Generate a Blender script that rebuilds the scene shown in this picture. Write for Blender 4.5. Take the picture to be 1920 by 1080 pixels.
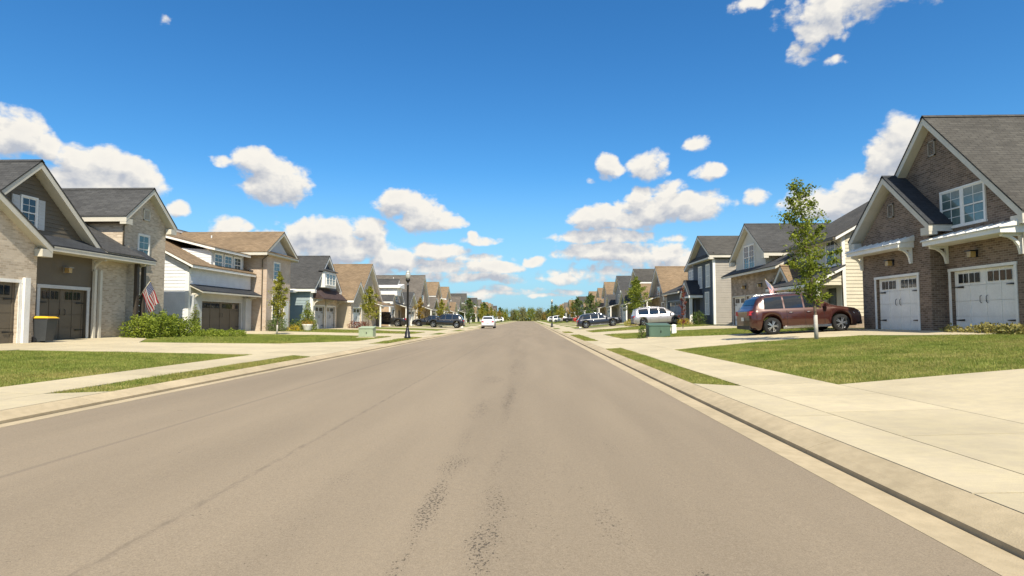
import bpy, bmesh, math, random
import numpy as np
from mathutils import Vector, Matrix
from mathutils.geometry import tessellate_polygon
random.seed(7); rng = np.random.default_rng(7)
for o in list(bpy.data.objects): bpy.data.objects.remove(o)
C = bpy.context.scene.collection
SC = bpy.context.scene
R = math.radians

# ------------------------------------------------------------------ camera
FPX, CAMH = 1100.0, 1.3
cd = bpy.data.cameras.new("camera"); cam = bpy.data.objects.new("camera", cd); C.objects.link(cam)
cd.sensor_width = 36; cd.lens = FPX/1920*36; cd.clip_start = .05; cd.clip_end = 6000
PIT = math.atan(58/FPX); YAW = math.atan(32/math.hypot(FPX, 58))
cam.location = (0, 0, CAMH); cam.rotation_euler = (math.pi/2+PIT, 0, YAW)
SC.camera = cam

# ------------------------------------------------------------------ sun, sky, exposure
SUN_EL, SUN_AZ = R(51), R(14)          # azimuth measured from straight behind the camera towards +X
sv = Vector((math.sin(SUN_AZ)*math.cos(SUN_EL), -math.cos(SUN_AZ)*math.cos(SUN_EL), math.sin(SUN_EL)))
sl = bpy.data.lights.new("sun", "SUN"); sun = bpy.data.objects.new("sun", sl); C.objects.link(sun)
sl.energy = 4.7; sl.angle = R(.53); sl.color = (1, .91, .74)
sun.rotation_euler = sv.to_track_quat('Z', 'Y').to_euler()
SC.view_settings.view_transform = 'Standard'; SC.view_settings.look = 'None'
SC.view_settings.exposure = 0.53; SC.view_settings.gamma = 1; SC.view_settings.use_curve_mapping = False
SC.render.engine = 'CYCLES'; SC.cycles.max_bounces = 6; SC.cycles.use_denoising = True

W = bpy.data.worlds.new("World"); SC.world = W; W.use_nodes = True
wt = W.node_tree; wt.nodes.clear()
def N(t, typ, ins=None, **kw):
    n = t.nodes.new(typ)
    for k, v in kw.items(): setattr(n, k, v)
    for k, v in (ins or {}).items():
        if hasattr(v, 'links') and hasattr(v, 'is_output'): t.links.new(v, n.inputs[k])
        else: n.inputs[k].default_value = v
    return n
def M_(t, op, a, b=None, c=None, clamp=False):
    n = t.nodes.new('ShaderNodeMath'); n.operation = op; n.use_clamp = clamp
    for i, v in enumerate((a, b, c)):
        if v is None: continue
        if hasattr(v, 'is_output'): t.links.new(v, n.inputs[i])
        else: n.inputs[i].default_value = v
    return n.outputs[0]
def V_(t, op, a, b=None, c=None):
    n = t.nodes.new('ShaderNodeVectorMath'); n.operation = op
    for i, v in enumerate((a, b, c)):
        if v is None: continue
        if hasattr(v, 'is_output'): t.links.new(v, n.inputs[i])
        else: n.inputs[i].default_value = v
    return n.outputs['Value'] if op in ('LENGTH', 'DOT_PRODUCT', 'DISTANCE') else n.outputs[0]
def MIX(t, f, a, b, bt='MIX'):
    n = t.nodes.new('ShaderNodeMix'); n.data_type = 'RGBA'; n.blend_type = bt
    for i, v in ((0, f), (6, a), (7, b)):
        if hasattr(v, 'is_output'): t.links.new(v, n.inputs[i])
        elif i == 0: n.inputs[0].default_value = v
        else: n.inputs[i].default_value = tuple(v)+((1,) if len(v) == 3 else ())
    return n.outputs[2]
def MR(t, v, a, b, c=0., d=1., smooth=True):
    n = t.nodes.new('ShaderNodeMapRange'); n.interpolation_type = 'SMOOTHSTEP' if smooth else 'LINEAR'
    t.links.new(v, n.inputs[0])
    for i, x in enumerate((a, b, c, d)): n.inputs[1+i].default_value = x
    return n.outputs[0]

# clouds: each puff is given as azimuth, elevation and angular radii
_fw = Vector((-math.sin(YAW)*math.cos(PIT), math.cos(YAW)*math.cos(PIT), math.sin(PIT)))
_rt = Vector((math.cos(YAW), math.sin(YAW), 0)); _up = _rt.cross(_fw)
def azel(x, y):
    d = (_rt*((x-960)/FPX)+_up*((540-y)/FPX)+_fw).normalized()
    return math.atan2(d.x, d.y), math.asin(d.z)
PUFFS = [(18,256,50,34,1),(86,278,26,18,1),(-70,270,55,40,1),(200,308,74,22,1),(150,305,40,20,1),(266,330,34,24,1),(115,340,50,20,.95),(200,346,92,22,1),
 (337,391,20,13,.8),(428,301,34,9,.7),(478,303,34,22,1),(520,336,50,32,1),(505,358,45,20,1),(543,350,25,26,1),
 (432,428,30,15,.9),(600,437,58,26,1),(575,425,26,18,1),(692,440,32,24,1),(640,465,85,22,1),(525,455,90,20,.9),(740,488,46,18,1),(715,482,22,16,1),(512,412,9,9,.5),(492,412,7,10,.4),
 (762,385,44,24,1),(793,410,44,24,1),(838,420,28,12,.9),(752,372,28,16,1),(900,454,34,9,.8),(883,446,12,9,.9),
 (825,475,52,12,.9),(800,468,26,12,.9),(885,487,66,9,.7),(926,503,50,10,1),(850,515,100,14,.55),(955,522,34,12,.6),(885,505,30,10,.7),(760,500,60,18,.7),
 (1003,493,20,9,.9),(1052,522,36,9,.8),(1032,513,22,9,.6),(942,541,30,7,.7),(912,556,20,6,.6),(1018,553,36,5,.7),(870,548,32,6,.5),(760,532,44,10,.5),(1000, 545, 60, 8, .5), (800, 492, 40, 8, .8), (840, 500, 70, 10, .8), (905, 520, 70, 8, .8), (700, 505, 50, 12, .8), (930, 548, 60, 6, .7), (1060, 545, 40, 6, .6), (1090, 512, 30, 10, .7),
 (1145,307,22,18,1),(1160,316,18,9,.8),(1140,326,20,10,.6),(1213,309,32,23,.85),(1302,272,26,13,.85),(1332,325,28,13,.85),(1110,336,10,6,.4),(1245,288,14,6,.4),
 (1258,352,34,13,.8),(1215,356,30,10,.7),(1250,388,88,24,1),(1305,392,36,20,1),(1195,370,24,11,1),(1290,375,22,14,1),(1250,372,26,14,1),
 (1115,408,46,20,1),(1165,414,62,18,1),(1093,400,18,12,.9),(1140,402,26,14,1),(1130,443,72,14,1),(1135,473,82,16,1),(1185,480,50,14,.9),(1170,503,100,18,.6),(1120,520,50,14,.5),
 (1268,447,34,8,.6),(1252,475,34,18,1),(1275,490,44,16,.9),(1235,492,36,14,.8),(1420,372,20,13,.8),(1560,382,78,24,1),(1510,372,30,16,.8),(1620,396,60,22,.8),
 (1692,262,36,34,1),(1660,290,34,30,1),(1622,340,44,20,.9),(1700,310,60,44,.9),(1760,330,60,60,.9),
 (1640,-12,140,28,.8),(1548,22,36,34,.95),(1525,55,26,24,.9),(1508,98,24,18,.65),(1560,117,22,9,.6),(1600,20,60,20,.7),(1410,6,40,12,.7),(1580,60,14,16,.4),(1720,-6,50,16,.6),(308,33,13,8,.55)]
geo = N(wt, 'ShaderNodeTexCoord').outputs['Generated']
sep = N(wt, 'ShaderNodeSeparateXYZ', {0: V_(wt, 'NORMALIZE', geo)})
az = M_(wt, 'ARCTAN2', sep.outputs[0], sep.outputs[1]); el = M_(wt, 'ARCSINE', sep.outputs[2])
P2 = N(wt, 'ShaderNodeCombineXYZ', {0: az, 1: el}).outputs[0]
g = bpy.data.node_groups.new('cloud_field', 'ShaderNodeTree')
g.interface.new_socket('P', in_out='INPUT', socket_type='NodeSocketVector')
g.interface.new_socket('D', in_out='OUTPUT', socket_type='NodeSocketFloat')
gi = g.nodes.new('NodeGroupInput').outputs[0]; go = g.nodes.new('NodeGroupOutput')
wn = N(g, 'ShaderNodeTexNoise', {'Vector': gi, 'Scale': 9., 'Detail': 3., 'Roughness': .55}).outputs['Color']
gw = V_(g, 'MULTIPLY_ADD', V_(g, 'SUBTRACT', wn, (.5, .5, .5)), (.048, .030, 0), gi)
F = None
for (x, y, rx, ry, w) in PUFFS:
    a, e = azel(x, y); sx, sy = FPX/(rx*1.33*math.cos(a)), FPX/(ry*1.33)
    q = V_(g, 'MULTIPLY_ADD', gw, (sx, sy, 0), (-a*sx, -e*sy, 0))
    d = M_(g, 'MULTIPLY_ADD', V_(g, 'DOT_PRODUCT', q, q), -w, w-(1-w)*.42)
    F = d if F is None else M_(g, 'MAXIMUM', F, d)
F = M_(g, 'MAXIMUM', F, -1.2)
# unseen rest of the sky: scattered cloud, cover thickened to brighten shaded walls
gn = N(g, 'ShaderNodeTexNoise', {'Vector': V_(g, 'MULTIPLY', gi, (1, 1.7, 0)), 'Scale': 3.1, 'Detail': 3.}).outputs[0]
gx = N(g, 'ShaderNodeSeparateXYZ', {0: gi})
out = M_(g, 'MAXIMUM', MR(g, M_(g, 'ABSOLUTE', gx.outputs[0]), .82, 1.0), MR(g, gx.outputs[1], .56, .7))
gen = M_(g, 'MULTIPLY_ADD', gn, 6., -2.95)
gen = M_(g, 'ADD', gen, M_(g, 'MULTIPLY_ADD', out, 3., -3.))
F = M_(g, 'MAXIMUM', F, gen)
n1 = N(g, 'ShaderNodeTexNoise', {'Vector': V_(g, 'MULTIPLY', gi, (1, 1.5, 0)), 'Scale': 27., 'Detail': 9., 'Roughness': .60}).outputs[0]
n2 = N(g, 'ShaderNodeTexVoronoi', {'Vector': V_(g, 'MULTIPLY_ADD', V_(g, 'SUBTRACT', wn, (.5, .5, .5)), (.05, .05, 0), gi), 'Scale': 60., 'Detail': 2., 'Roughness': .5}, feature='SMOOTH_F1').outputs[0]
D = M_(g, 'ADD', F, M_(g, 'MULTIPLY_ADD', n1, 1.7, -.72))
D = M_(g, 'ADD', D, M_(g, 'MULTIPLY_ADD', n2, -.55, .22))
g.links.new(D, go.inputs[0])
def field(v):
    n = wt.nodes.new('ShaderNodeGroup'); n.node_tree = g; wt.links.new(v, n.inputs[0]); return n.outputs[0]
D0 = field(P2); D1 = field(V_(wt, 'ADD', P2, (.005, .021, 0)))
lowfade = MR(wt, el, .0, .05)
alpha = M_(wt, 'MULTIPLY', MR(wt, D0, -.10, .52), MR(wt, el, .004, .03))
lit = M_(wt, 'MULTIPLY_ADD', M_(wt, 'SUBTRACT', D0, D1), 1.0, .46, clamp=True)
lit = M_(wt, 'SUBTRACT', lit, M_(wt, 'MULTIPLY', MR(wt, D0, .5, 1.4), .16), clamp=True)
CLK = 1/.1
ccol = MIX(wt, lit, (.345*CLK, .37*CLK, .42*CLK), (.66*CLK, .635*CLK, .585*CLK))
ccol = MIX(wt, M_(wt, 'MULTIPLY', M_(wt, 'SUBTRACT', 1., lowfade), .5), ccol, (.36*CLK, .47*CLK, .56*CLK))
sky = N(wt, 'ShaderNodeTexSky', sky_type='NISHITA', sun_disc=False, sun_elevation=SUN_EL, sun_rotation=math.pi-SUN_AZ,
        air_density=1.0, dust_density=.4, ozone_density=1.8, altitude=200).outputs[0]
hsv = N(wt, 'ShaderNodeHueSaturation', {'Saturation': 1.28, 'Value': 1.0, 'Color': sky}).outputs[0]
hsv = MIX(wt, 1., hsv, (.62, .985, 1.135), 'MULTIPLY'); hz = M_(wt, 'MULTIPLY', M_(wt, 'SUBTRACT', 1., MR(wt, el, -.02, .26)), .85)
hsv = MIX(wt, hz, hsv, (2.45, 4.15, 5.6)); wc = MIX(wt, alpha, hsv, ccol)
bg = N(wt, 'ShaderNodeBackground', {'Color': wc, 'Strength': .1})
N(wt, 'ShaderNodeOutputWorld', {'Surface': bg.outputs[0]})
W.cycles.sampling_method = 'MANUAL'; W.cycles.sample_map_resolution = 512

# ------------------------------------------------------------------ materials
MATS = {}
def mat(name, col, rough=.8, var=.12, scale=4., bump=0., bscale=60., kind=None, col2=None, metal=0., spec=.35, coat=0., **k):
    if name in MATS: return MATS[name]
    m = bpy.data.materials.new(name); m.use_nodes = True; t = m.node_tree
    b = t.nodes['Principled BSDF']; b.inputs['Roughness'].default_value = rough; b.inputs['Metallic'].default_value = metal
    b.inputs['Specular IOR Level'].default_value = spec; b.inputs['Coat Weight'].default_value = coat
    tc = t.nodes.new('ShaderNodeTexCoord'); uv = tc.outputs['UV']; ob = tc.outputs['Object']
    big = N(t, 'ShaderNodeTexNoise', {'Vector': ob, 'Scale': scale, 'Detail': 4.}).outputs[0]
    h = None
    if kind in ('brick', 'shingle'):
        bw, rh, mo = k.get('size', (.21, .078, .009) if kind == 'brick' else (.33, .15, .014))
        br = N(t, 'ShaderNodeTexBrick', {'Vector': uv, 'Scale': 1., 'Mortar Size': mo, 'Mortar Smooth': .2, 'Brick Width': bw, 'Row Height': rh, 'Bias': k.get('bias', 0.),
               'Color1': (*col, 1), 'Color2': (*(col2 or col), 1), 'Mortar': (*k.get('mortar', tuple(c*.45 for c in col)), 1)}, offset=.5)
        c = br.outputs['Color']; h = M_(t, 'SUBTRACT', 1., br.outputs['Fac'])
        fine = N(t, 'ShaderNodeTexNoise', {'Vector': uv, 'Scale': 38. if kind == 'brick' else 9., 'Detail': 3.}).outputs[0]
        c = MIX(t, .28, c, MIX(t, fine, tuple(x*.62 for x in col), tuple(min(1, x*1.45) for x in (col2 or col))), 'MIX')
        if kind == 'shingle':
            tabs = N(t, 'ShaderNodeTexVoronoi', {'Vector': V_(t, 'MULTIPLY', uv, (3.1, 6.9, 1)), 'Scale': 1.}).outputs['Color']
            c = MIX(t, .35, c, MIX(t, N(t, 'ShaderNodeSeparateColor', {0: tabs}).outputs[0], tuple(x*.6 for x in col), tuple(min(1, x*1.5) for x in col)))
    else:
        f2 = N(t, 'ShaderNodeTexNoise', {'Vector': ob, 'Scale': scale*9, 'Detail': 5., 'Roughness': .65}).outputs[0]
        c2 = col2 or tuple(x*.8 for x in col)
        c = MIX(t, MR(t, f2, .35, .65), c2, col)
    c = MIX(t, 1., c, MIX(t, MR(t, big, .3, .7), (1-var,)*3, (1+var,)*3), 'MULTIPLY')
    if 'concrete' in name:
        rnd = N(t, 'ShaderNodeObjectInfo').outputs['Random']
        c = MIX(t, 1., c, MIX(t, rnd, (.93, .93, .925), (1.06, 1.06, 1.06)), 'MULTIPLY')
        st = N(t, 'ShaderNodeTexNoise', {'Vector': ob, 'Scale': 2.3, 'Detail': 6., 'Roughness': .65}).outputs[0]
        c = MIX(t, MR(t, st, .56, .74, 0, .28), c, tuple(x*.72 for x in col))
        sp = N(t, 'ShaderNodeTexNoise', {'Vector': ob, 'Scale': 75., 'Detail': 2.}).outputs[0]
        c = MIX(t, MR(t, sp, .3, .42, .16, 0), c, tuple(x*.6 for x in col))
    if name.startswith('pale_concrete'):
        br_ = N(t, 'ShaderNodeTexNoise', {'Vector': V_(t, 'MULTIPLY', ob, (.6, 14, 1)), 'Scale': 6., 'Detail': 3.}).outputs[0]
        c = MIX(t, 1., c, MIX(t, MR(t, br_, .3, .7), (.965, .965, .965), (1.03, 1.03, 1.03)), 'MULTIPLY')
    t.links.new(c, b.inputs['Base Color'])
    if bump or h is not None:
        nz = N(t, 'ShaderNodeTexNoise', {'Vector': ob, 'Scale': bscale, 'Detail': 4.}).outputs[0]
        hh = nz if h is None else M_(t, 'MULTIPLY_ADD', nz, .4, h)
        bp = N(t, 'ShaderNodeBump', {'Height': hh, 'Strength': bump or .5, 'Distance': .012})
        t.links.new(bp.outputs[0], b.inputs['Normal'])
    MATS[name] = m; return m
def paint(name, col, rough=.55, **k): return mat(name, col, rough, var=k.pop('var', .05), scale=k.pop('scale', 1.7), col2=tuple(x*.93 for x in col), bump=k.pop('bump', .08), **k)
def glassmat(name, col, rough=.05):
    if name in MATS: return MATS[name]
    m = mat(name, col, rough, var=.25, scale=.9, spec=.9); return m
def leafmat(name, ca, cb, trans=.25):
    if name in MATS: return MATS[name]
    m = bpy.data.materials.new(name); m.use_nodes = True; t = m.node_tree; b = t.nodes['Principled BSDF']
    gm = t.nodes.new('ShaderNodeNewGeometry'); ob = t.nodes.new('ShaderNodeTexCoord').outputs['Object']
    cl = N(t, 'ShaderNodeTexNoise', {'Vector': ob, 'Scale': 1.6, 'Detail': 3.}).outputs[0]
    f = M_(t, 'ADD', M_(t, 'MULTIPLY', gm.outputs['Random Per Island'], .6), M_(t, 'MULTIPLY_ADD', cl, 1.4, -.5), clamp=True)
    c = MIX(t, f, ca, cb); t.links.new(c, b.inputs['Base Color']); b.inputs['Roughness'].default_value = .55
    b.inputs['Specular IOR Level'].default_value = .3
    tr = N(t, 'ShaderNodeBsdfTranslucent', {'Color': c}); mx = N(t, 'ShaderNodeMixShader', {0: trans, 1: b.outputs[0], 2: tr.outputs[0]})
    t.links.new(mx.outputs[0], t.nodes['Material Output'].inputs[0]); MATS[name] = m; return m

TRIM = paint('cream_trim', (.62, .58, .49)); WHITE = paint('white_paint', (.84, .82, .77)); GREYW = paint('grey_white_paint', (.52, .53, .53))
BROWNP = paint('brown_paint', (.135, .112, .080)); BLACKM = paint('black_metal', (.012, .012, .014), .35, spec=.5)
DARKG = glassmat('dark_glass', (.02, .025, .03)); BLUEG = glassmat('window_glass', (.09, .11, .11)); 
BRK_DK = mat('dark_brown_brick', (.078, .050, .034), kind='brick', col2=(.25, .178, .130), mortar=(.31, .26, .20), var=.15, scale=.8)
BRK_CR = mat('cream_brick', (.36, .28, .20), kind='brick', col2=(.64, .54, .42), mortar=(.56, .49, .39), var=.1, scale=.8)
BRK_PK = mat('pink_cream_brick', (.50, .36, .26), kind='brick', col2=(.62, .50, .40), mortar=(.54, .48, .40), var=.1, scale=.8)
BRK_TN = mat('tan_brick', (.42, .28, .16), kind='brick', col2=(.52, .38, .25), mortar=(.45, .38, .28), var=.1, scale=.8)
STONE = mat('brown_stone', (.20, .145, .10), kind='brick', col2=(.40, .32, .25), mortar=(.27, .24, .2), size=(.36, .14, .014), var=.22, scale=1.3)
SH_DK = mat('charcoal_shingle', (.045, .045, .045), .9, kind='shingle', col2=(.085, .084, .082), var=.12, scale=.5)
SH_GB = mat('weathered_grey_shingle', (.052, .048, .042), .9, kind='shingle', col2=(.098, .092, .080), var=.12, scale=.5)
SH_TN = mat('tan_shingle', (.17, .118, .070), .9, kind='shingle', col2=(.27, .195, .122), var=.12, scale=.5)
SH_BK = mat('near_black_shingle', (.030, .033, .040), .85, kind='shingle', col2=(.05, .055, .06), var=.12, scale=.5)
METROOF = paint('dark_metal_roof', (.045, .042, .042), .4)
CONC = mat('pale_concrete', (.50, .43, .285), .9, var=.08, scale=.6, col2=(.46, .395, .275), bump=.25, bscale=90)
CONC2 = mat('curb_concrete', (.46, .375, .245), .9, var=.10, scale=.7, col2=(.40, .325, .21), bump=.3, bscale=90)
BARK = mat('bark', (.16, .12, .09), .95, bump=.6, bscale=40)
WRAP = mat('pale_trunk_guard', (.50, .47, .42), .8)

def ground_mat(name, greens, dry):
    m = bpy.data.materials.new(name); m.use_nodes = True; t = m.node_tree; b = t.nodes['Principled BSDF']
    ob = t.nodes.new('ShaderNodeTexCoord').outputs['Object']
    a = N(t, 'ShaderNodeTexNoise', {'Vector': ob, 'Scale': 45., 'Detail': 5., 'Roughness': .7}).outputs[0]
    p = N(t, 'ShaderNodeTexNoise', {'Vector': ob, 'Scale': .55, 'Detail': 4.}).outputs[0]
    c = MIX(t, MR(t, a, .35, .65), greens[0], greens[1]); c = MIX(t, MR(t, p, .52, .68, 0, .75), c, dry)
    t.links.new(c, b.inputs['Base Color']); b.inputs['Roughness'].default_value = .95; b.inputs['Specular IOR Level'].default_value = .1
    bp = N(t, 'ShaderNodeBump', {'Height': a, 'Strength': .7, 'Distance': .03}); t.links.new(bp.outputs[0], b.inputs['Normal']); MATS[name] = m; return m
TURF = ground_mat('turf', ((.085, .115, .020), (.17, .20, .04)), (.30, .25, .09))
def asphalt_mat():
    m = bpy.data.materials.new('asphalt'); m.use_nodes = True; t = m.node_tree; b = t.nodes['Principled BSDF']
    ob = t.nodes.new('ShaderNodeTexCoord').outputs['Object']; s = N(t, 'ShaderNodeSeparateXYZ', {0: ob}); X, Y = s.outputs[0], s.outputs[1]
    agg = N(t, 'ShaderNodeTexNoise', {'Vector': ob, 'Scale': 130., 'Detail': 4., 'Roughness': .8}).outputs[0]
    mid = N(t, 'ShaderNodeTexNoise', {'Vector': V_(t, 'MULTIPLY', ob, (1.2, .12, 1)), 'Scale': 1.6, 'Detail': 5.}).outputs[0]
    big = N(t, 'ShaderNodeTexNoise', {'Vector': V_(t, 'MULTIPLY', ob, (.5, .05, 1)), 'Scale': 1., 'Detail': 2.}).outputs[0]
    c = MIX(t, MR(t, agg, .30, .70), (.200, .158, .109), (.308, .252, .182))
    c = MIX(t, 1., c, MIX(t, MR(t, mid, .3, .7), (.96, .96, .96), (1.04, 1.04, 1.035)), 'MULTIPLY')
    c = MIX(t, 1., c, MIX(t, MR(t, big, .35, .65), (.95, .95, .95), (1.05, 1.05, 1.05)), 'MULTIPLY')
    wob = N(t, 'ShaderNodeTexNoise', {'Vector': V_(t, 'MULTIPLY', ob, (0, .25, 0)), 'Scale': 1.3, 'Detail': 5.}).outputs[0]
    def band(x0, w, wa, soft):
        d = M_(t, 'ABSOLUTE', M_(t, 'SUBTRACT', M_(t, 'MULTIPLY_ADD', wob, wa, X), x0+wa*.5))
        return MR(t, d, w+soft, w)
    seam = band(-2.28, .008, .09, .04); c = MIX(t, M_(t, 'MULTIPLY', seam, MR(t, N(t, 'ShaderNodeTexNoise', {'Vector': V_(t, 'MULTIPLY', ob, (9, 2.2, 1)), 'Scale': 2.5, 'Detail': 4.}).outputs[0], .36, .66, .04, .42)), c, (.12, .098, .075))
    seam2 = band(-4.35, .008, .06, .05); c = MIX(t, M_(t, 'MULTIPLY', seam2, .30), c, (.11, .09, .075))
    # ravelled spots: flecks of dark binder where the top layer has come loose, each patch with its own place
    SP = [(812, 945, 22, 62, 1.), (850, 872, 30, 26, .8), (875, 820, 16, 26, .5), (902, 765, 16, 20, .6), (908, 1020, 34, 52, 1.), (925, 935, 26, 40, .75), (938, 860, 14, 34, .55), (955, 745, 12, 34, .8), (964, 690, 9, 26, .6), (968, 645, 8, 16, .5),
          (745, 1045, 16, 30, .6), (925, 712, 22, 9, .6), (1145, 835, 12, 18, .45), (1062, 882, 10, 12, .5), (1306, 1052, 22, 9, .8), (640, 902, 30, 16, .4), (560, 985, 34, 20, .3), (1145, 975, 34, 34, .5), (1085, 930, 20, 20, .3), (470, 1060, 24, 14, .4), (985, 1050, 10, 8, .7), (700, 960, 40, 18, .3), (1000, 900, 80, 120, .16), (880, 660, 30, 16, .3), (980, 670, 10, 30, .5), (955, 625, 8, 10, .5)]
    wv = N(t, 'ShaderNodeTexNoise', {'Vector': ob, 'Scale': 1.4, 'Detail': 4.}).outputs['Color']
    ow = V_(t, 'MULTIPLY_ADD', V_(t, 'SUBTRACT', wv, (.5, .5, .5)), (.28, .8, 0), ob); dens = None
    for (px, py, rx, ry, w) in SP:
        y0 = FPX*CAMH/(py-598); x0 = (px-992)/FPX*y0; ax, ay = 1.25*rx*y0/FPX, 1.25*ry*y0*y0/(FPX*CAMH)
        q = V_(t, 'MULTIPLY_ADD', V_(t, 'MULTIPLY', ow, (1, 1, 0)), (1/ax, 1/ay, 0), (-x0/ax, -y0/ay, 0))
        d = M_(t, 'MULTIPLY_ADD', V_(t, 'DOT_PRODUCT', q, q), -w, w); dens = d if dens is None else M_(t, 'MAXIMUM', dens, d)
    cl = N(t, 'ShaderNodeTexNoise', {'Vector': V_(t, 'MULTIPLY', ob, (2.6, .75, 1)), 'Scale': 1.5, 'Detail': 3.}).outputs[0]
    dens = M_(t, 'MAXIMUM', dens, M_(t, 'MULTIPLY', MR(t, cl, .60, .74), .3))
    dens = M_(t, 'MAXIMUM', dens, 0.)
    fl = N(t, 'ShaderNodeTexNoise', {'Vector': V_(t, 'MULTIPLY', ob, (1, .62, 1)), 'Scale': 62., 'Detail': 2., 'Roughness': .6}).outputs[0]
    pit = MR(t, M_(t, 'ADD', fl, M_(t, 'MULTIPLY', M_(t, 'POWER', dens, .7), .225)), .735, .79)
    f2 = N(t, 'ShaderNodeTexNoise', {'Vector': V_(t, 'MULTIPLY', ob, (1, .30, 1)), 'Scale': 20., 'Detail': 3., 'Roughness': .6}).outputs[0]
    p2 = M_(t, 'MULTIPLY', MR(t, M_(t, 'ADD', f2, M_(t, 'MULTIPLY', dens, .22)), .66, .76), MR(t, Y, 5, 9, 0, .24))
    c = MIX(t, p2, c, (.07, .056, .045))
    c = MIX(t, M_(t, 'MULTIPLY', pit, .78), c, (.05, .040, .032))
    ag2 = N(t, 'ShaderNodeTexNoise', {'Vector': ob, 'Scale': 45., 'Detail': 5., 'Roughness': .8}).outputs[0]
    c = MIX(t, 1., c, MIX(t, MR(t, ag2, .3, .7), (.9, .9, .9), (1.1, 1.1, 1.1)), 'MULTIPLY')
    c = MIX(t, M_(t, 'MULTIPLY', dens, .05), c, (.12, .10, .08))
    t.links.new(c, b.inputs['Base Color']); b.inputs['Roughness'].default_value = .88; b.inputs['Specular IOR Level'].default_value = .25
    bp = N(t, 'ShaderNodeBump', {'Height': M_(t, 'SUBTRACT', agg, pit), 'Strength': .35, 'Distance': .006}); t.links.new(bp.outputs[0], b.inputs['Normal'])
    return m
ASPH = asphalt_mat()

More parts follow.
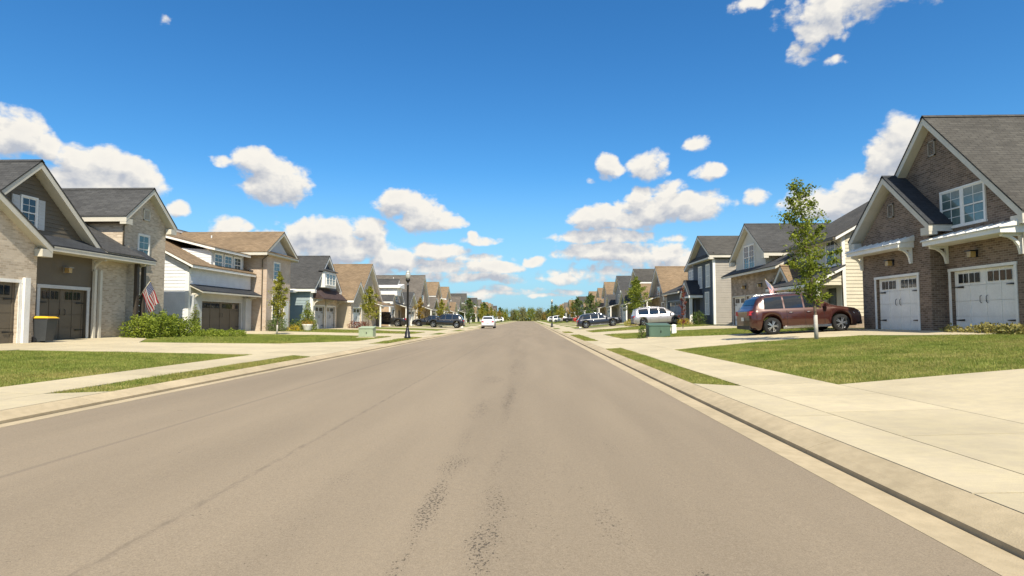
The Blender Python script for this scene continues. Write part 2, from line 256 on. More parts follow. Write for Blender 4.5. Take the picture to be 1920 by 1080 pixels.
# ------------------------------------------------------------------ mesh builder
class MB:
    def __init__(s): s.v = []; s.f = []; s.sm = []
    def face(s, pts, smooth=False):
        i = len(s.v); s.v += [tuple(p) for p in pts]; s.f.append(tuple(range(i, i+len(pts)))); s.sm.append(smooth)
    def box(s, a, b):
        x0, x1 = sorted((a[0], b[0])); y0, y1 = sorted((a[1], b[1])); z0, z1 = sorted((a[2], b[2]))
        s.hexa([(x0, y0, z0), (x1, y0, z0), (x1, y1, z0), (x0, y1, z0)], [(x0, y0, z1), (x1, y0, z1), (x1, y1, z1), (x0, y1, z1)]); return s
    def hexa(s, lo, hi):
        i = len(s.v); n = len(lo); s.v += [tuple(p) for p in lo]+[tuple(p) for p in hi]
        s.f.append(tuple(i+k for k in reversed(range(n)))); s.f.append(tuple(i+n+k for k in range(n)))
        for k in range(n): s.f.append((i+k, i+(k+1) % n, i+n+(k+1) % n, i+n+k))
        s.sm += [False]*(n+2); return s
    def beam(s, p, q, w, h, up=(0, 0, 1)):
        p, q = Vector(p), Vector(q); d = (q-p).normalized(); u = Vector(up); r = d.cross(u)
        if r.length < 1e-4: r = d.cross(Vector((1, 0, 0)))
        r.normalize(); u = r.cross(d); r *= w/2; u *= h/2
        return s.hexa([p-r-u, p+r-u, p+r+u, p-r+u], [q-r-u, q+r-u, q+r+u, q-r+u])
    def tube(s, pts, rad, n=8, cap=True):
        pts = [Vector(p) for p in pts]; rings = []
        for k, p in enumerate(pts):
            d = (pts[min(k+1, len(pts)-1)]-pts[max(k-1, 0)]).normalized(); r = d.cross(Vector((.13, .97, .2))).normalized(); u = r.cross(d)
            rr = rad[k] if hasattr(rad, '__len__') else rad; i = len(s.v)
            s.v += [tuple(p+r*math.cos(2*math.pi*j/n)*rr+u*math.sin(2*math.pi*j/n)*rr) for j in range(n)]; rings.append(i)
        for a, b in zip(rings, rings[1:]):
            for j in range(n): s.f.append((a+j, a+(j+1) % n, b+(j+1) % n, b+j)); s.sm.append(True)
        if cap:
            s.f.append(tuple(rings[0]+j for j in reversed(range(n)))); s.f.append(tuple(rings[-1]+j for j in range(n))); s.sm += [False, False]
        return s
    def lathe(s, prof, c=(0, 0, 0), n=16):
        return s.tube([(c[0], c[1], c[2]+z) for r, z in prof], [max(r, .001) for r, z in prof], n) if 0 else s._lathe(prof, c, n)
    def _lathe(s, prof, c, n):
        rings = []
        for r, z in prof:
            i = len(s.v); s.v += [(c[0]+r*math.cos(2*math.pi*j/n), c[1]+r*math.sin(2*math.pi*j/n), c[2]+z) for j in range(n)]; rings.append(i)
        for a, b in zip(rings, rings[1:]):
            for j in range(n): s.f.append((a+j, a+(j+1) % n, b+(j+1) % n, b+j)); s.sm.append(True)
        s.f.append(tuple(rings[0]+j for j in reversed(range(n)))); s.f.append(tuple(rings[-1]+j for j in range(n))); s.sm += [False, False]
        return s
    def plate(s, poly, holes, to3, th):
        """polygon with holes in 2D, extruded th; to3(a, b, d) gives the point"""
        loops = [poly]+list(holes); flat = [p for l in loops for p in l]
        tris = tessellate_polygon([[Vector((p[0], p[1], 0)) for p in l] for l in loops])
        i = len(s.v); n = len(flat)
        s.v += [tuple(to3(a, b, 0)) for a, b in flat]+[tuple(to3(a, b, th)) for a, b in flat]
        for t in tris: s.f.append(tuple(i+k for k in t)); s.f.append(tuple(i+n+k for k in reversed(t))); s.sm += [False, False]
        o = 0
        for l in loops:
            m = len(l)
            for k in range(m): a, b = o+k, o+(k+1) % m; s.f.append((i+a, i+b, i+n+b, i+n+a)); s.sm.append(False)
            o += m
        return s
    def build(s, name, m, parent=None, uv=True, origin=None, weld=False):
        me = bpy.data.meshes.new(name)
        off = Vector(parent['_w']) if parent is not None and '_w' in parent else Vector((0, 0, 0))
        if parent is None and origin: off = Vector(origin)
        me.from_pydata([tuple(Vector(p)-off) for p in s.v], [], s.f)
        me.polygons.foreach_set('use_smooth', s.sm)
        bm = bmesh.new(); bm.from_mesh(me)
        if weld: bmesh.ops.remove_doubles(bm, verts=bm.verts, dist=1e-4)
        bmesh.ops.recalc_face_normals(bm, faces=bm.faces)
        if uv:
            L = bm.loops.layers.uv.new('UVMap')
            for f in bm.faces:
                n = f.normal
                if abs(n.z) > .999 or n.length < .5: U, V2 = Vector((1, 0, 0)), Vector((0, 1, 0))
                else: U = Vector((0, 0, 1)).cross(n).normalized(); V2 = n.cross(U)
                for l in f.loops: p = l.vert.co+off; l[L].uv = (p.dot(U), p.dot(V2))
        bm.to_mesh(me); bm.free(); me.materials.append(m)
        o = bpy.data.objects.new(name, me); C.objects.link(o)
        if parent is not None:
            o.parent = parent; o['_w'] = tuple(off)
        else:
            o.location = off
            if origin: o['_w'] = tuple(off)
        return o
def thing(name, label, cat, loc, group=None, rz=0):
    o = bpy.data.objects.new(name, None); C.objects.link(o); o.location = loc; o.rotation_euler = (0, 0, rz); o.empty_display_size = .3
    o['label'] = label; o['category'] = cat
    if group: o['group'] = group
    o['_w'] = tuple(loc) if rz == 0 else (0., 0., 0.)
    return o
def tag(o, label, cat, group=None, kind=None):
    if label: o['label'] = label
    if cat: o['category'] = cat
    if group: o['group'] = group
    if kind: o['kind'] = kind
    return o
def struct(o): o['kind'] = 'structure'; return o
def dup(root, loc, rz, label=None, group=None):
    r = root.copy(); C.objects.link(r); r.location = loc; r.rotation_euler = (0, 0, rz)
    if label: r['label'] = label
    if group: r['group'] = group
    for ch in list(root.children):
        c = ch.copy(); C.objects.link(c); c.parent = r
        for gch in ch.children:
            d = gch.copy(); C.objects.link(d); d.parent = c
    return r

# ------------------------------------------------------------------ ground heights
PR = [(0, .012), (2.43, -.022), (2.75, -.035), (3.05, .085), (3.77, .10), (5.35, .15), (7, .30), (10, .56), (13, .72), (15, .84), (30, .9), (90, .9)]
PL = [(0, .012), (2.2, .02), (6.43, -.022), (6.72, -.035), (7.0, .075), (7.75, .095), (8.95, .13), (12, .23), (19, .43), (30, .45), (90, .5)]
def gz(x):
    t = PR if x >= 0 else PL; return float(np.interp(abs(x), [p[0] for p in t], [p[1] for p in t]))
YEND = 430
def strip(xs, y0, y1, ny, dz=0., zf=None, th=None):
    mb = MB(); ys = np.linspace(y0, y1, ny+1)
    for k, y in enumerate(ys):
        for x in xs: mb.v.append((x, y, (zf or gz)(x)+dz))
    m = len(xs)
    for k in range(ny):
        for j in range(m-1):
            a = k*m+j; mb.f.append((a, a+1, a+m+1, a+m)); mb.sm.append(False)
    return mb
# terrain: one sheet, lowered a little under the carriageway
def terr(x):
    if -7.0 <= x <= 3.04: return -.12
    return gz(x)-.004
xs = [-1500, -400, -150, -60, -30, -24, -19, -15, -12, -10.5, -8.95, -7.75, -7.02, -6.98, 3.03, 3.06, 3.77, 5.35, 7, 8.5, 10, 11.5, 13, 15, 20, 30, 60, 150, 400, 1500]
ys = [-60, 0, 10, 20, 40, 80, 160, 330, 600, 1500, 3500]
mb = MB()
for y in ys:
    for x in xs: mb.v.append((x, y, terr(x) if y < 340 or not (-7 <= x <= 3.04) else .02))
m_ = len(xs)
for k in range(len(ys)-1):
    for j in range(m_-1): a = k*m_+j; mb.f.append((a, a+1, a+m_+1, a+m_)); mb.sm.append(False)
struct(mb.build('ground', TURF))
struct(strip([-6.43, -4.3, -2.2, 0, 1.2, 2.43], -20, YEND-90, 8).build('road', ASPH))
# curb and gutter: segments between the joints, a separate piece every 3 m near the camera
for s in (1, -1):
    a, b, c = (2.43, 2.75, 3.05) if s > 0 else (6.43, 6.72, 7.0)
    zt = gz(s*c)
    prof = [(a, gz(s*a)+.003), (b-.012, -.034), (b-.009, -.085), (b+.005, -.085), (b+.008, .004), (b+.10, zt-.042), (b+.20, zt-.012), (c, zt+.012), (c, -.2), (a, -.2)]
    root = struct(MB().box((s*a, -20, -.26), (s*c, YEND-90, -.205)).build('kerb_bed' if 0 else 'kerb', CONC2))
    cuts = [-20, 0]+[3*k for k in range(1, 24)]+[72, 100, 160, YEND-90]
    cuts = sorted(set(cuts))
    for y0, y1 in zip(cuts, cuts[1:]):
        mb = MB(); mb.hexa([(s*p[0], y0+.004, p[1]) for p in prof], [(s*p[0], y1-.004, p[1]) for p in prof])
        mb.build('kerb_segment', CONC2, root)
# grass verge strips, sidewalk slabs
def slab(name, poly, parent, m=CONC, dz=.016, th=.1):
    """a slab following the ground, poly in (x, y), split where the ground bends"""
    mb = MB(); s = 1 if poly[0][0] > 0 else -1
    br = [s*p[0] for p in (PR if s > 0 else PL)]
    bm = bmesh.new(); vs = [bm.verts.new((x, y, 0)) for x, y in poly]; bm.faces.new(vs)
    for x in br:
        bmesh.ops.bisect_plane(bm, geom=bm.verts[:]+bm.edges[:]+bm.faces[:], plane_co=(x, 0, 0), plane_no=(1, 0, 0))
    for f in bm.faces:
        p = [v.co for v in f.verts]
        mb.hexa([(q.x, q.y, gz(q.x)-th) for q in p], [(q.x, q.y, gz(q.x)+dz) for q in p])
    bm.free(); return mb.build(name, m, parent)
for s, a, b in ((1, 3.77, 5.35), (-1, 7.75, 8.95)):
    root = struct(MB().box((s*(a+.05), -20, -.30), (s*(b-.05), YEND-90, -.25)).build('sidewalk', CONC))
    y = -3.0; g_ = .009
    while y < 75:
        slab('paving_slab', [(s*a, y+g_), (s*b, y+g_), (s*b, y+1.52-g_), (s*a, y+1.52-g_)], root); y += 1.52
    while y < YEND-100:
        slab('paving_slab', [(s*a, y+g_), (s*b, y+g_), (s*b, y+12-g_), (s*a, y+12-g_)], root); y += 12
def driveway(s, pieces, apron, label=None):
    """pieces: polygons in (|x|, y); apron: (y0, y1) at the kerb side"""
    inner, outer = (3.05, 3.77) if s > 0 else (7.0, 7.75)
    y0, y1 = apron; root = struct(MB().box((s*(outer+2.5), (y0+y1)/2-.5, -.30), (s*(outer+5), (y0+y1)/2+.5, -.25)).build('driveway', CONC))
    n = max(1, round((y1-y0)/3.2)); e = .011
    for k in range(n):
        a, b = y0+(y1-y0)*k/n, y0+(y1-y0)*(k+1)/n
        fa = .5 if k == 0 else 0; fb = .5 if k == n-1 else 0
        slab('apron_slab', [(s*(inner+.006), a+e-fa), (s*(outer-e), a+e), (s*(outer-e), b-e), (s*(inner+.006), b-e+fb)], root, CONC)
    for p in pieces: slab('driveway_slab', [(s*x, y) for x, y in p], root)
e = .012
driveway(1, [[(5.36, 6.2+e), (10, 6.2+e), (10-e, 10.4), (5.36, 10.4)], [(10+e, 6.2+e), (16, 6.2+e), (16, 10.4), (10+e, 10.4)],
             [(5.36, 1.2), (10-e, 1.2), (10-e, 6.2-e), (5.36, 6.2-e)], [(10+e, 1.2), (16, 1.2), (16, 6.2-e), (10+e, 6.2-e)]], (1.0, 10.6))
driveway(1, [[(5.36, 22.1), (9.5-e, 22.2), (9.5-e, 25.4-e), (5.36, 27-e)], [(5.36, 27+e), (9.5-e, 25.4+e), (9.5-e, 28.6), (8, 30.4), (5.36, 33.6)],
             [(9.5+e, 22.2), (12.4, 22.2), (12.4-e, 25.4-e), (9.5+e, 25.4-e)], [(9.5+e, 25.4+e), (12.4-e, 25.4+e), (12.4-e, 28.2), (9.5+e, 28.6)],
             [(12.4+e, 22.2), (14.2, 19.0), (15.6, 19.0), (15.6, 22.6-e), (12.4+e, 23.2)], [(12.4+e, 23.2+2*e), (15.1, 22.6+2*e), (15.1, 28.1), (12.4+e, 28.2)]], (24.3, 31.8))
driveway(1, [[(5.36, 43), (10, 38.6), (10-e, 42.3), (5.36, 46.3)], [(5.36, 46.3+e), (10-e, 42.3+e), (10-e, 46), (5.36, 49.6)], [(10+e, 38.6), (15.6, 36.8), (15.6, 41.2), (10+e, 42.3)], [(10+e, 42.3+e), (15.6, 41.2+e), (15.6, 45.4), (10+e, 46)]], (44.6, 49.6))
driveway(-1, [[(8.96, -2), (14, -2), (14, 4.3-e), (8.96, 4.3-e)], [(8.96, 4.3+e), (14, 4.3+e), (14, 8.6), (8.96, 8.6)]], (-2, 9.2))
driveway(-1, [[(8.96, 19.0), (12.5-e, 18.4), (12.5-e, 22), (8.96, 24.5-e)], [(8.96, 24.5+e), (12.5-e, 22+e), (12.5-e, 24.8), (11, 25.7), (8.96, 30.4)],
              [(12.5+e, 18.4), (15.8-e, 17.8), (15.8-e, 20.6), (12.5+e, 22-e)], [(12.5+e, 22+e), (15.8-e, 20.6+e), (15.8-e, 23.4), (12.5+e, 24.8)],
              [(15.8+e, 17.4), (18.4, 16.4), (19.4, 16.4), (19.4, 21.4-e), (15.8+e, 20.6-e)], [(15.8+e, 20.6+e), (19.4, 21.4+e), (19.4, 27.4), (17.6, 26.6), (15.8+e, 23.4)]], (19.2, 28.2))
driveway(-1, [[(8.96, 38.4), (14, 36.6), (14-e, 42.5), (8.96, 45)], [(14+e, 36.6), (20.4, 35.2), (20.4, 41.2), (14+e, 42.5)]], (39, 45))
DRV_R = [(56, 62), (63.5, 69), (78, 84), (93, 99), (108, 114), (124, 130)]
DRV_L = [(51, 57), (66, 72), (76, 84), (92, 98), (108, 114), (124, 130)]
for s, L_ in ((1, DRV_R), (-1, DRV_L)):
    for a, b in L_:
        x1 = 15.4 if s > 0 else 18.4; x0 = 5.36 if s > 0 else 8.96; xm = (x0+x1)/2
        driveway(s, [[(x0, a), (xm-e, a), (xm-e, b), (x0, b)], [(xm+e, a), (x1, a), (x1, b), (xm+e, b)]], (a-.3, b+.3))

# ------------------------------------------------------------------ building parts
def facade(par, name, m, s, X, poly, holes=(), th=.22):
    return MB().plate(poly, [[(a, c), (b, c), (b, d), (a, d)] for a, b, c, d in holes], lambda y, z, t: (s*(X+t), y, z), th).build(name, m, par)
def sidewall(par, name, m, s, Y, poly, th=.22):
    return MB().plate(poly, [], lambda x, z, t: (s*x, Y+t, z), th).build(name, m, par)
def clip_row(poly, z):
    """interval of a convex outline at height z"""
    xs_ = []
    for (a, b), (c, d) in zip(poly, poly[1:]+poly[:1]):
        if (b-z)*(d-z) <= 0 and b != d: xs_.append(a+(c-a)*(z-b)/(d-b))
    return (min(xs_), max(xs_)) if len(xs_) > 1 else None
def lap_side(par, m, s, Y, poly, ex=.185, z0=None, face=-1):
    """lap boards on a wall facing -Y (face=-1); poly in (|x|, z)"""
    z = z0 if z0 is not None else min(p[1] for p in poly); top = max(p[1] for p in poly)
    while z < top-.03:
        z2 = min(z+ex, top-.004); a = clip_row(poly, z+.003); b = clip_row(poly, z2)
        if a and b:
            yo, yi = Y+face*.030, Y+face*.010
            MB().hexa([(s*a[0], Y, z), (s*a[1], Y, z), (s*a[1], yo, z), (s*a[0], yo, z)],
                      [(s*b[0], Y, z2), (s*b[1], Y, z2), (s*b[1], yi, z2), (s*b[0], yi, z2)]).build('siding_board', m, par)
        z += ex
def lap_front(par, m, s, X, poly, ex=.185, z0=None):
    z = z0 if z0 is not None else min(p[1] for p in poly); top = max(p[1] for p in poly)
    while z < top-.03:
        z2 = min(z+ex, top-.004); a = clip_row(poly, z+.003); b = clip_row(poly, z2)
        if a and b:
            xo, xi = s*(X-.030), s*(X-.010); x = s*X
            MB().hexa([(x, a[0], z), (x, a[1], z), (xo, a[1], z), (xo, a[0], z)],
                      [(x, b[0], z2), (x, b[1], z2), (xi, b[1], z2), (xi, b[0], z2)]).build('siding_board', m, par)
        z += ex
def roof_x(par, m, s, X0, X1, Y0, Yp, Y1, z0, zp, z1=None, trim=None, ret=True, name='roof'):
    """ridge square to the street"""
    z1 = z0 if z1 is None else z1; t1, t2 = .05, .20
    mb = MB(); tr = MB()
    for ya, za, yb in ((Y0, z0, Yp), (Y1, z1, Yp)):
        n = (zp-za)/abs(Yp-ya); c = math.sqrt(1+n*n)
        mb.hexa([(s*X0, ya, za-t1*c), (s*X1, ya, za-t1*c), (s*X1, yb, zp-t1*c), (s*X0, yb, zp-t1*c)], [(s*X0, ya, za), (s*X1, ya, za), (s*X1, yb, zp), (s*X0, yb, zp)])
        d = .03 if ya < yb else -.03
        a0, b0 = -t1*c-.002, -(t1+t2)*c
        za2 = za+n*.03
        tr.hexa([(s*(X0+.02), ya+d, za2+b0), (s*(X1-.02), ya+d, za2+b0), (s*(X1-.02), yb, zp+b0), (s*(X0+.02), yb, zp+b0)],
                [(s*(X0+.02), ya+d, za2+a0), (s*(X1-.02), ya+d, za2+a0), (s*(X1-.02), yb, zp+a0), (s*(X0+.02), yb, zp+a0)])
        if ret:
            q = .50 if ya < yb else -.50
            tr.box((s*(X0+.028), ya+d*1.2, za-t2-.22), (s*(X0+.34), ya+q, za-t2+.06))
    r = mb.build(name, m, par); MBR(s, X0, X1, Yp, zp, r, m)
    tr.build('eave_trim', trim or TRIM, par); return r
def MBR(s, X0, X1, Yp, zp, r, m):
    if X1-X0 > 9:
        for q, o in ((.42, .9), (.68, .9)):
            x, z = s*(X0+(X1-X0)*q), zp-.95*o*.5; MB().tube([(x, Yp-o, z-.75), (x, Yp-o, z+.05)], .045, 8).build('vent_pipe', GREYW, r)
    MB().hexa([(s*X0, Yp-.14, zp-.09), (s*X0, Yp+.14, zp-.09), (s*X0, Yp, zp+.03)], [(s*X1, Yp-.14, zp-.09), (s*X1, Yp+.14, zp-.09), (s*X1, Yp, zp+.03)]).build('ridge_cap', m, r)
def roof_slope(par, m, s, pts, trim=None, name='roof', t1=.05, t2=.16):
    """one plane given by its four corners as (|x|, y, z), eave pair first"""
    P = [Vector((s*a, b, c)) for a, b, c in pts]
    dn = Vector((0, 0, -1)); mb = MB().hexa([p+dn*t1 for p in P], P); r = mb.build(name, m, par)
    ctr = sum(P, Vector())/len(P); Q = [p+(ctr-p).normalized()*.03 for p in P]
    MB().hexa([p+dn*(t1+t2) for p in Q], [p+dn*(t1+.002) for p in Q]).build('eave_trim', trim or TRIM, par); return r
def window(par, s, X, y0, y1, z0, z1, sashes=1, glass=None, fm=None, shutters=None, grid=True, front=True):
    """facing the street when front, else facing -Y with X = the wall's Y and y0,y1 = |x| range"""
    fm = fm or WHITE; glass = glass or BLUEG
    def B(mb, a0, a1, b0, b1, d0, d1):
        if front: mb.box((s*(X-d0), a0, b0), (s*(X-d1), a1, b1))
        else: mb.box((s*a0, X-d0, b0), (s*a1, X-d1, b1))
    fr = MB(); w = .07
    B(fr, y0-w, y1+w, z1, z1+w, -.02, .06); B(fr, y0-w-.03, y1+w+.03, z0-w, z0, -.02, .08)
    B(fr, y0-w, y0, z0, z1, -.02, .055); B(fr, y1, y1+w, z0, z1, -.02, .055)
    for k in range(1, sashes):
        c = y0+(y1-y0)*k/sashes; B(fr, c-.06, c+.06, z0, z1, -.02, .05)
    f = fr.build('window', fm, par); zm = (z0+z1)/2
    for k in range(sashes):
        a = y0+(y1-y0)*k/sashes+(.06 if k else 0); b = y0+(y1-y0)*(k+1)/sashes-(.06 if k < sashes-1 else 0)
        for (za, zb, dd) in ((z0, zm-.018, .022), (zm+.018, z1, .032)):
            g = MB(); B(g, a+.03, b-.03, za+.02, zb-.02, dd-.012, dd-.002); g.build('pane', glass, f)
        sa = MB()
        B(sa, a, b, zm-.024, zm+.024, .0, .042)
        B(sa, a, a+.035, z0, z1, .0, .038); B(sa, b-.035, b, z0, z1, .0, .038); B(sa, a, b, z0, z0+.04, 0, .037); B(sa, a, b, z1-.04, z1, 0, .037)
        if grid:
            c = (a+b)/2; B(sa, c-.01, c+.01, z0, z1, .0, .034)
            for q in (.25, .75): zz = z0+(z1-z0)*q; B(sa, a, b, zz-.009, zz+.009, .0, .033)
        sa.build('sash', fm, f)
    if shutters:
        for a in (y0-w-.36, y1+w+.02):
            sh = MB(); B(sh, a, a+.34, z0-.02, z1+.02, -.01, .035)
            for q in range(8): zz = z0+(z1-z0)*(q+.5)/8; B(sh, a+.04, a+.30, zz-.045, zz+.035, .03, .045)
            sh.build('shutter', shutters, par)
    return f
def garage_door(par, s, X, y0, y1, z0, z1, m, frame=None, frame_w=.10, panes=4, hw=None):
    """door panels stand back in the opening; X = wall face"""
    hw = hw or BLACKM; d = MB().box((s*(X+.16), y0, z0), (s*(X+.20), y1, z1)).build('garage_door', m, par)
    n = 4; h = (z1-z0)/n; c = (y0+y1)/2
    for k in range(n):
        a, b = z0+k*h+.006, z0+(k+1)*h-.006
        p = MB().box((s*(X+.16), y0+.02, a), (s*(X+.12), y1-.02, b))
        for (ya, yb) in ((y0+.10, c-.06), (c+.06, y1-.10)):          # raised rails leave a recessed field
            w = yb-ya; q = 2
            for j in range(q+1):
                yy = ya+w*j/q; p.box((s*(X+.12), yy-.035, a), (s*(X+.103), yy+.035, b))
        p.box((s*(X+.12), c-.05, a), (s*(X+.100), c+.05, b))
        p.build('door_panel', m, d)
    wz0, wz1 = z1-h*.82, z1-h*.22
    for (ya, yb) in ((y0+.22, c-.16), (c+.16, y1-.22)):
        w = (yb-ya)/panes
        for j in range(panes):
            MB().box((s*(X+.10), ya+w*j+.03, wz0), (s*(X+.092), ya+w*(j+1)-.03, wz1)).build('pane', DARKG, d)
    for yy in (c-.14, c+.14): MB().tube([(s*(X+.1), yy, z0+1.02), (s*(X+.05), yy, z0+1.06), (s*(X+.05), yy, z0+1.24), (s*(X+.1), yy, z0+1.28)], .012, 6).build('handle', hw, d)
    for zz in (z1-h*1.08, z0+h*.75):
        for (ya, yb) in ((y0+.03, y0+.48), (y1-.48, y1-.03)):
            MB().hexa([(s*(X+.10), ya, zz-.035), (s*(X+.10), yb, zz-.012), (s*(X+.10), yb, zz+.012), (s*(X+.10), ya, zz+.035)],
                      [(s*(X+.088), ya, zz-.035), (s*(X+.088), yb, zz-.012), (s*(X+.088), yb, zz+.012), (s*(X+.088), ya, zz+.035)]).build('strap_hinge', hw, d)
    if frame:
        w = frame_w; MB().box((s*(X-.03), y0-w, z0), (s*(X+.12), y0-.002, z1)).box((s*(X-.03), y1+.002, z0), (s*(X+.12), y1+w, z1)).box((s*(X-.035), y0-w-.02, z1+.002), (s*(X+.12), y1+w+.02, z1+w)).build('door_frame', frame, par)
def vent(par, s, X, y, z0, z1, w=.25, m=TRIM):
    mb = MB().box((s*(X-.05), y-w, z0), (s*X, y-w+.05, z1)).box((s*(X-.05), y+w-.05, z0), (s*X, y+w, z1)).box((s*(X-.05), y-w, z1-.05), (s*X, y+w, z1)).box((s*(X-.05), y-w, z0), (s*X, y+w, z0+.05))
    f = mb.build('gable_vent', m, par); n = 8
    for k in range(n):
        z = z0+.05+(z1-z0-.1)*k/n; hh = (z1-z0-.1)/n
        MB().hexa([(s*X, y-w+.05, z+hh*.6), (s*X, y+w-.05, z+hh*.6), (s*(X-.035), y+w-.05, z+.01), (s*(X-.035), y-w+.05, z+.01)],
                  [(s*X, y-w+.05, z+hh*.85), (s*X, y+w-.05, z+hh*.85), (s*(X-.035), y+w-.05, z+hh*.3), (s*(X-.035), y-w+.05, z+hh*.3)]).build('slat', m, f)
def bracket(par, s, X, y, z, out=.55, drop=.65, m=TRIM, w=.10):
    b = MB(); b.box((s*(X-.002), y-w/2, z-drop), (s*(X-.09), y+w/2, z)); b.box((s*(X-.09), y-w/2, z-.09), (s*(X-out), y+w/2, z))
    pts = [(X-.06-(out-.1)*(1-math.cos(a)), z-drop+.06+(drop-.12)*math.sin(a)) for a in (0, .4, .8, 1.2, 1.57)]
    for p, q in zip(pts, pts[1:]): b.beam((s*p[0], y, p[1]), (s*q[0], y, q[1]), w*.8, .09, up=(0, 1, 0))
    b.build('bracket', m, par)
def awning(par, s, X, y0, y1, z, out=.6, m=None, top=None, h=.26):
    P = lambda o, y, zz: (s*(X-o), y, zz)
    a = MB().hexa([P(0, y0, z), P(out, y0, z), P(out, y1, z), P(0, y1, z)], [P(0, y0, z+h), P(out, y0, z+h*.62), P(out, y1, z+h*.62), P(0, y1, z+h)]).build('awning', m or WHITE, par)
    MB().hexa([P(0, y0-.05, z+h+.002), P(out+.05, y0-.05, z+h*.6+.004), P(out+.05, y1+.05, z+h*.6+.004), P(0, y1+.05, z+h+.002)],
              [P(0, y0-.05, z+h+.20), P(out+.05, y0-.05, z+h*.6+.03), P(out+.05, y1+.05, z+h*.6+.03), P(0, y1+.05, z+h+.20)]).build('awning_roof', top or WHITE, par)
    n = int((y1-y0)/.42)
    for k in range(n+1):
        y = y0+(y1-y0)*k/n; MB().hexa([P(0, y-.012, z+h+.18), P(out+.05, y-.012, z+h*.6+.03), P(out+.05, y+.012, z+h*.6+.03), P(0, y+.012, z+h+.18)],
              [P(0, y-.012, z+h+.235), P(out+.05, y-.012, z+h*.6+.06), P(out+.05, y+.012, z+h*.6+.06), P(0, y+.012, z+h+.235)]).build('seam_rib', top or WHITE, par)
LAMPG = mat('lamp_amber_glass', (.5, .33, .12), .2, spec=.6)
def wall_lamp(par, s, X, y, z, m=None):
    m = m or BLACKM; f = MB().box((s*X, y-.07, z-.12), (s*(X-.03), y+.07, z+.14)).box((s*(X-.03), y-.02, z+.05), (s*(X-.20), y+.02, z+.08)).box((s*(X-.05), y-.13, z+.08), (s*(X-.32), y+.13, z+.12)).build('wall_lamp', m, par)
    MB().box((s*(X-.09), y-.09, z-.12), (s*(X-.27), y+.09, z+.08)).build('lamp_glass', LAMPG, f)
def gutter(par, s, X, y0, y1, z, m=TRIM): MB().box((s*(X-.11), y0, z-.12), (s*X, y1, z)).build('gutter', m, par)
def corner(par, s, X, Y, z0, z1, m=WHITE, w=.13): MB().box((s*(X-.035), Y-.035, z0), (s*(X+.02), Y+w, z1)).box((s*(X+.02), Y-.035, z0), (s*(X+w), Y-.003, z1)).build('corner_board', m, par)

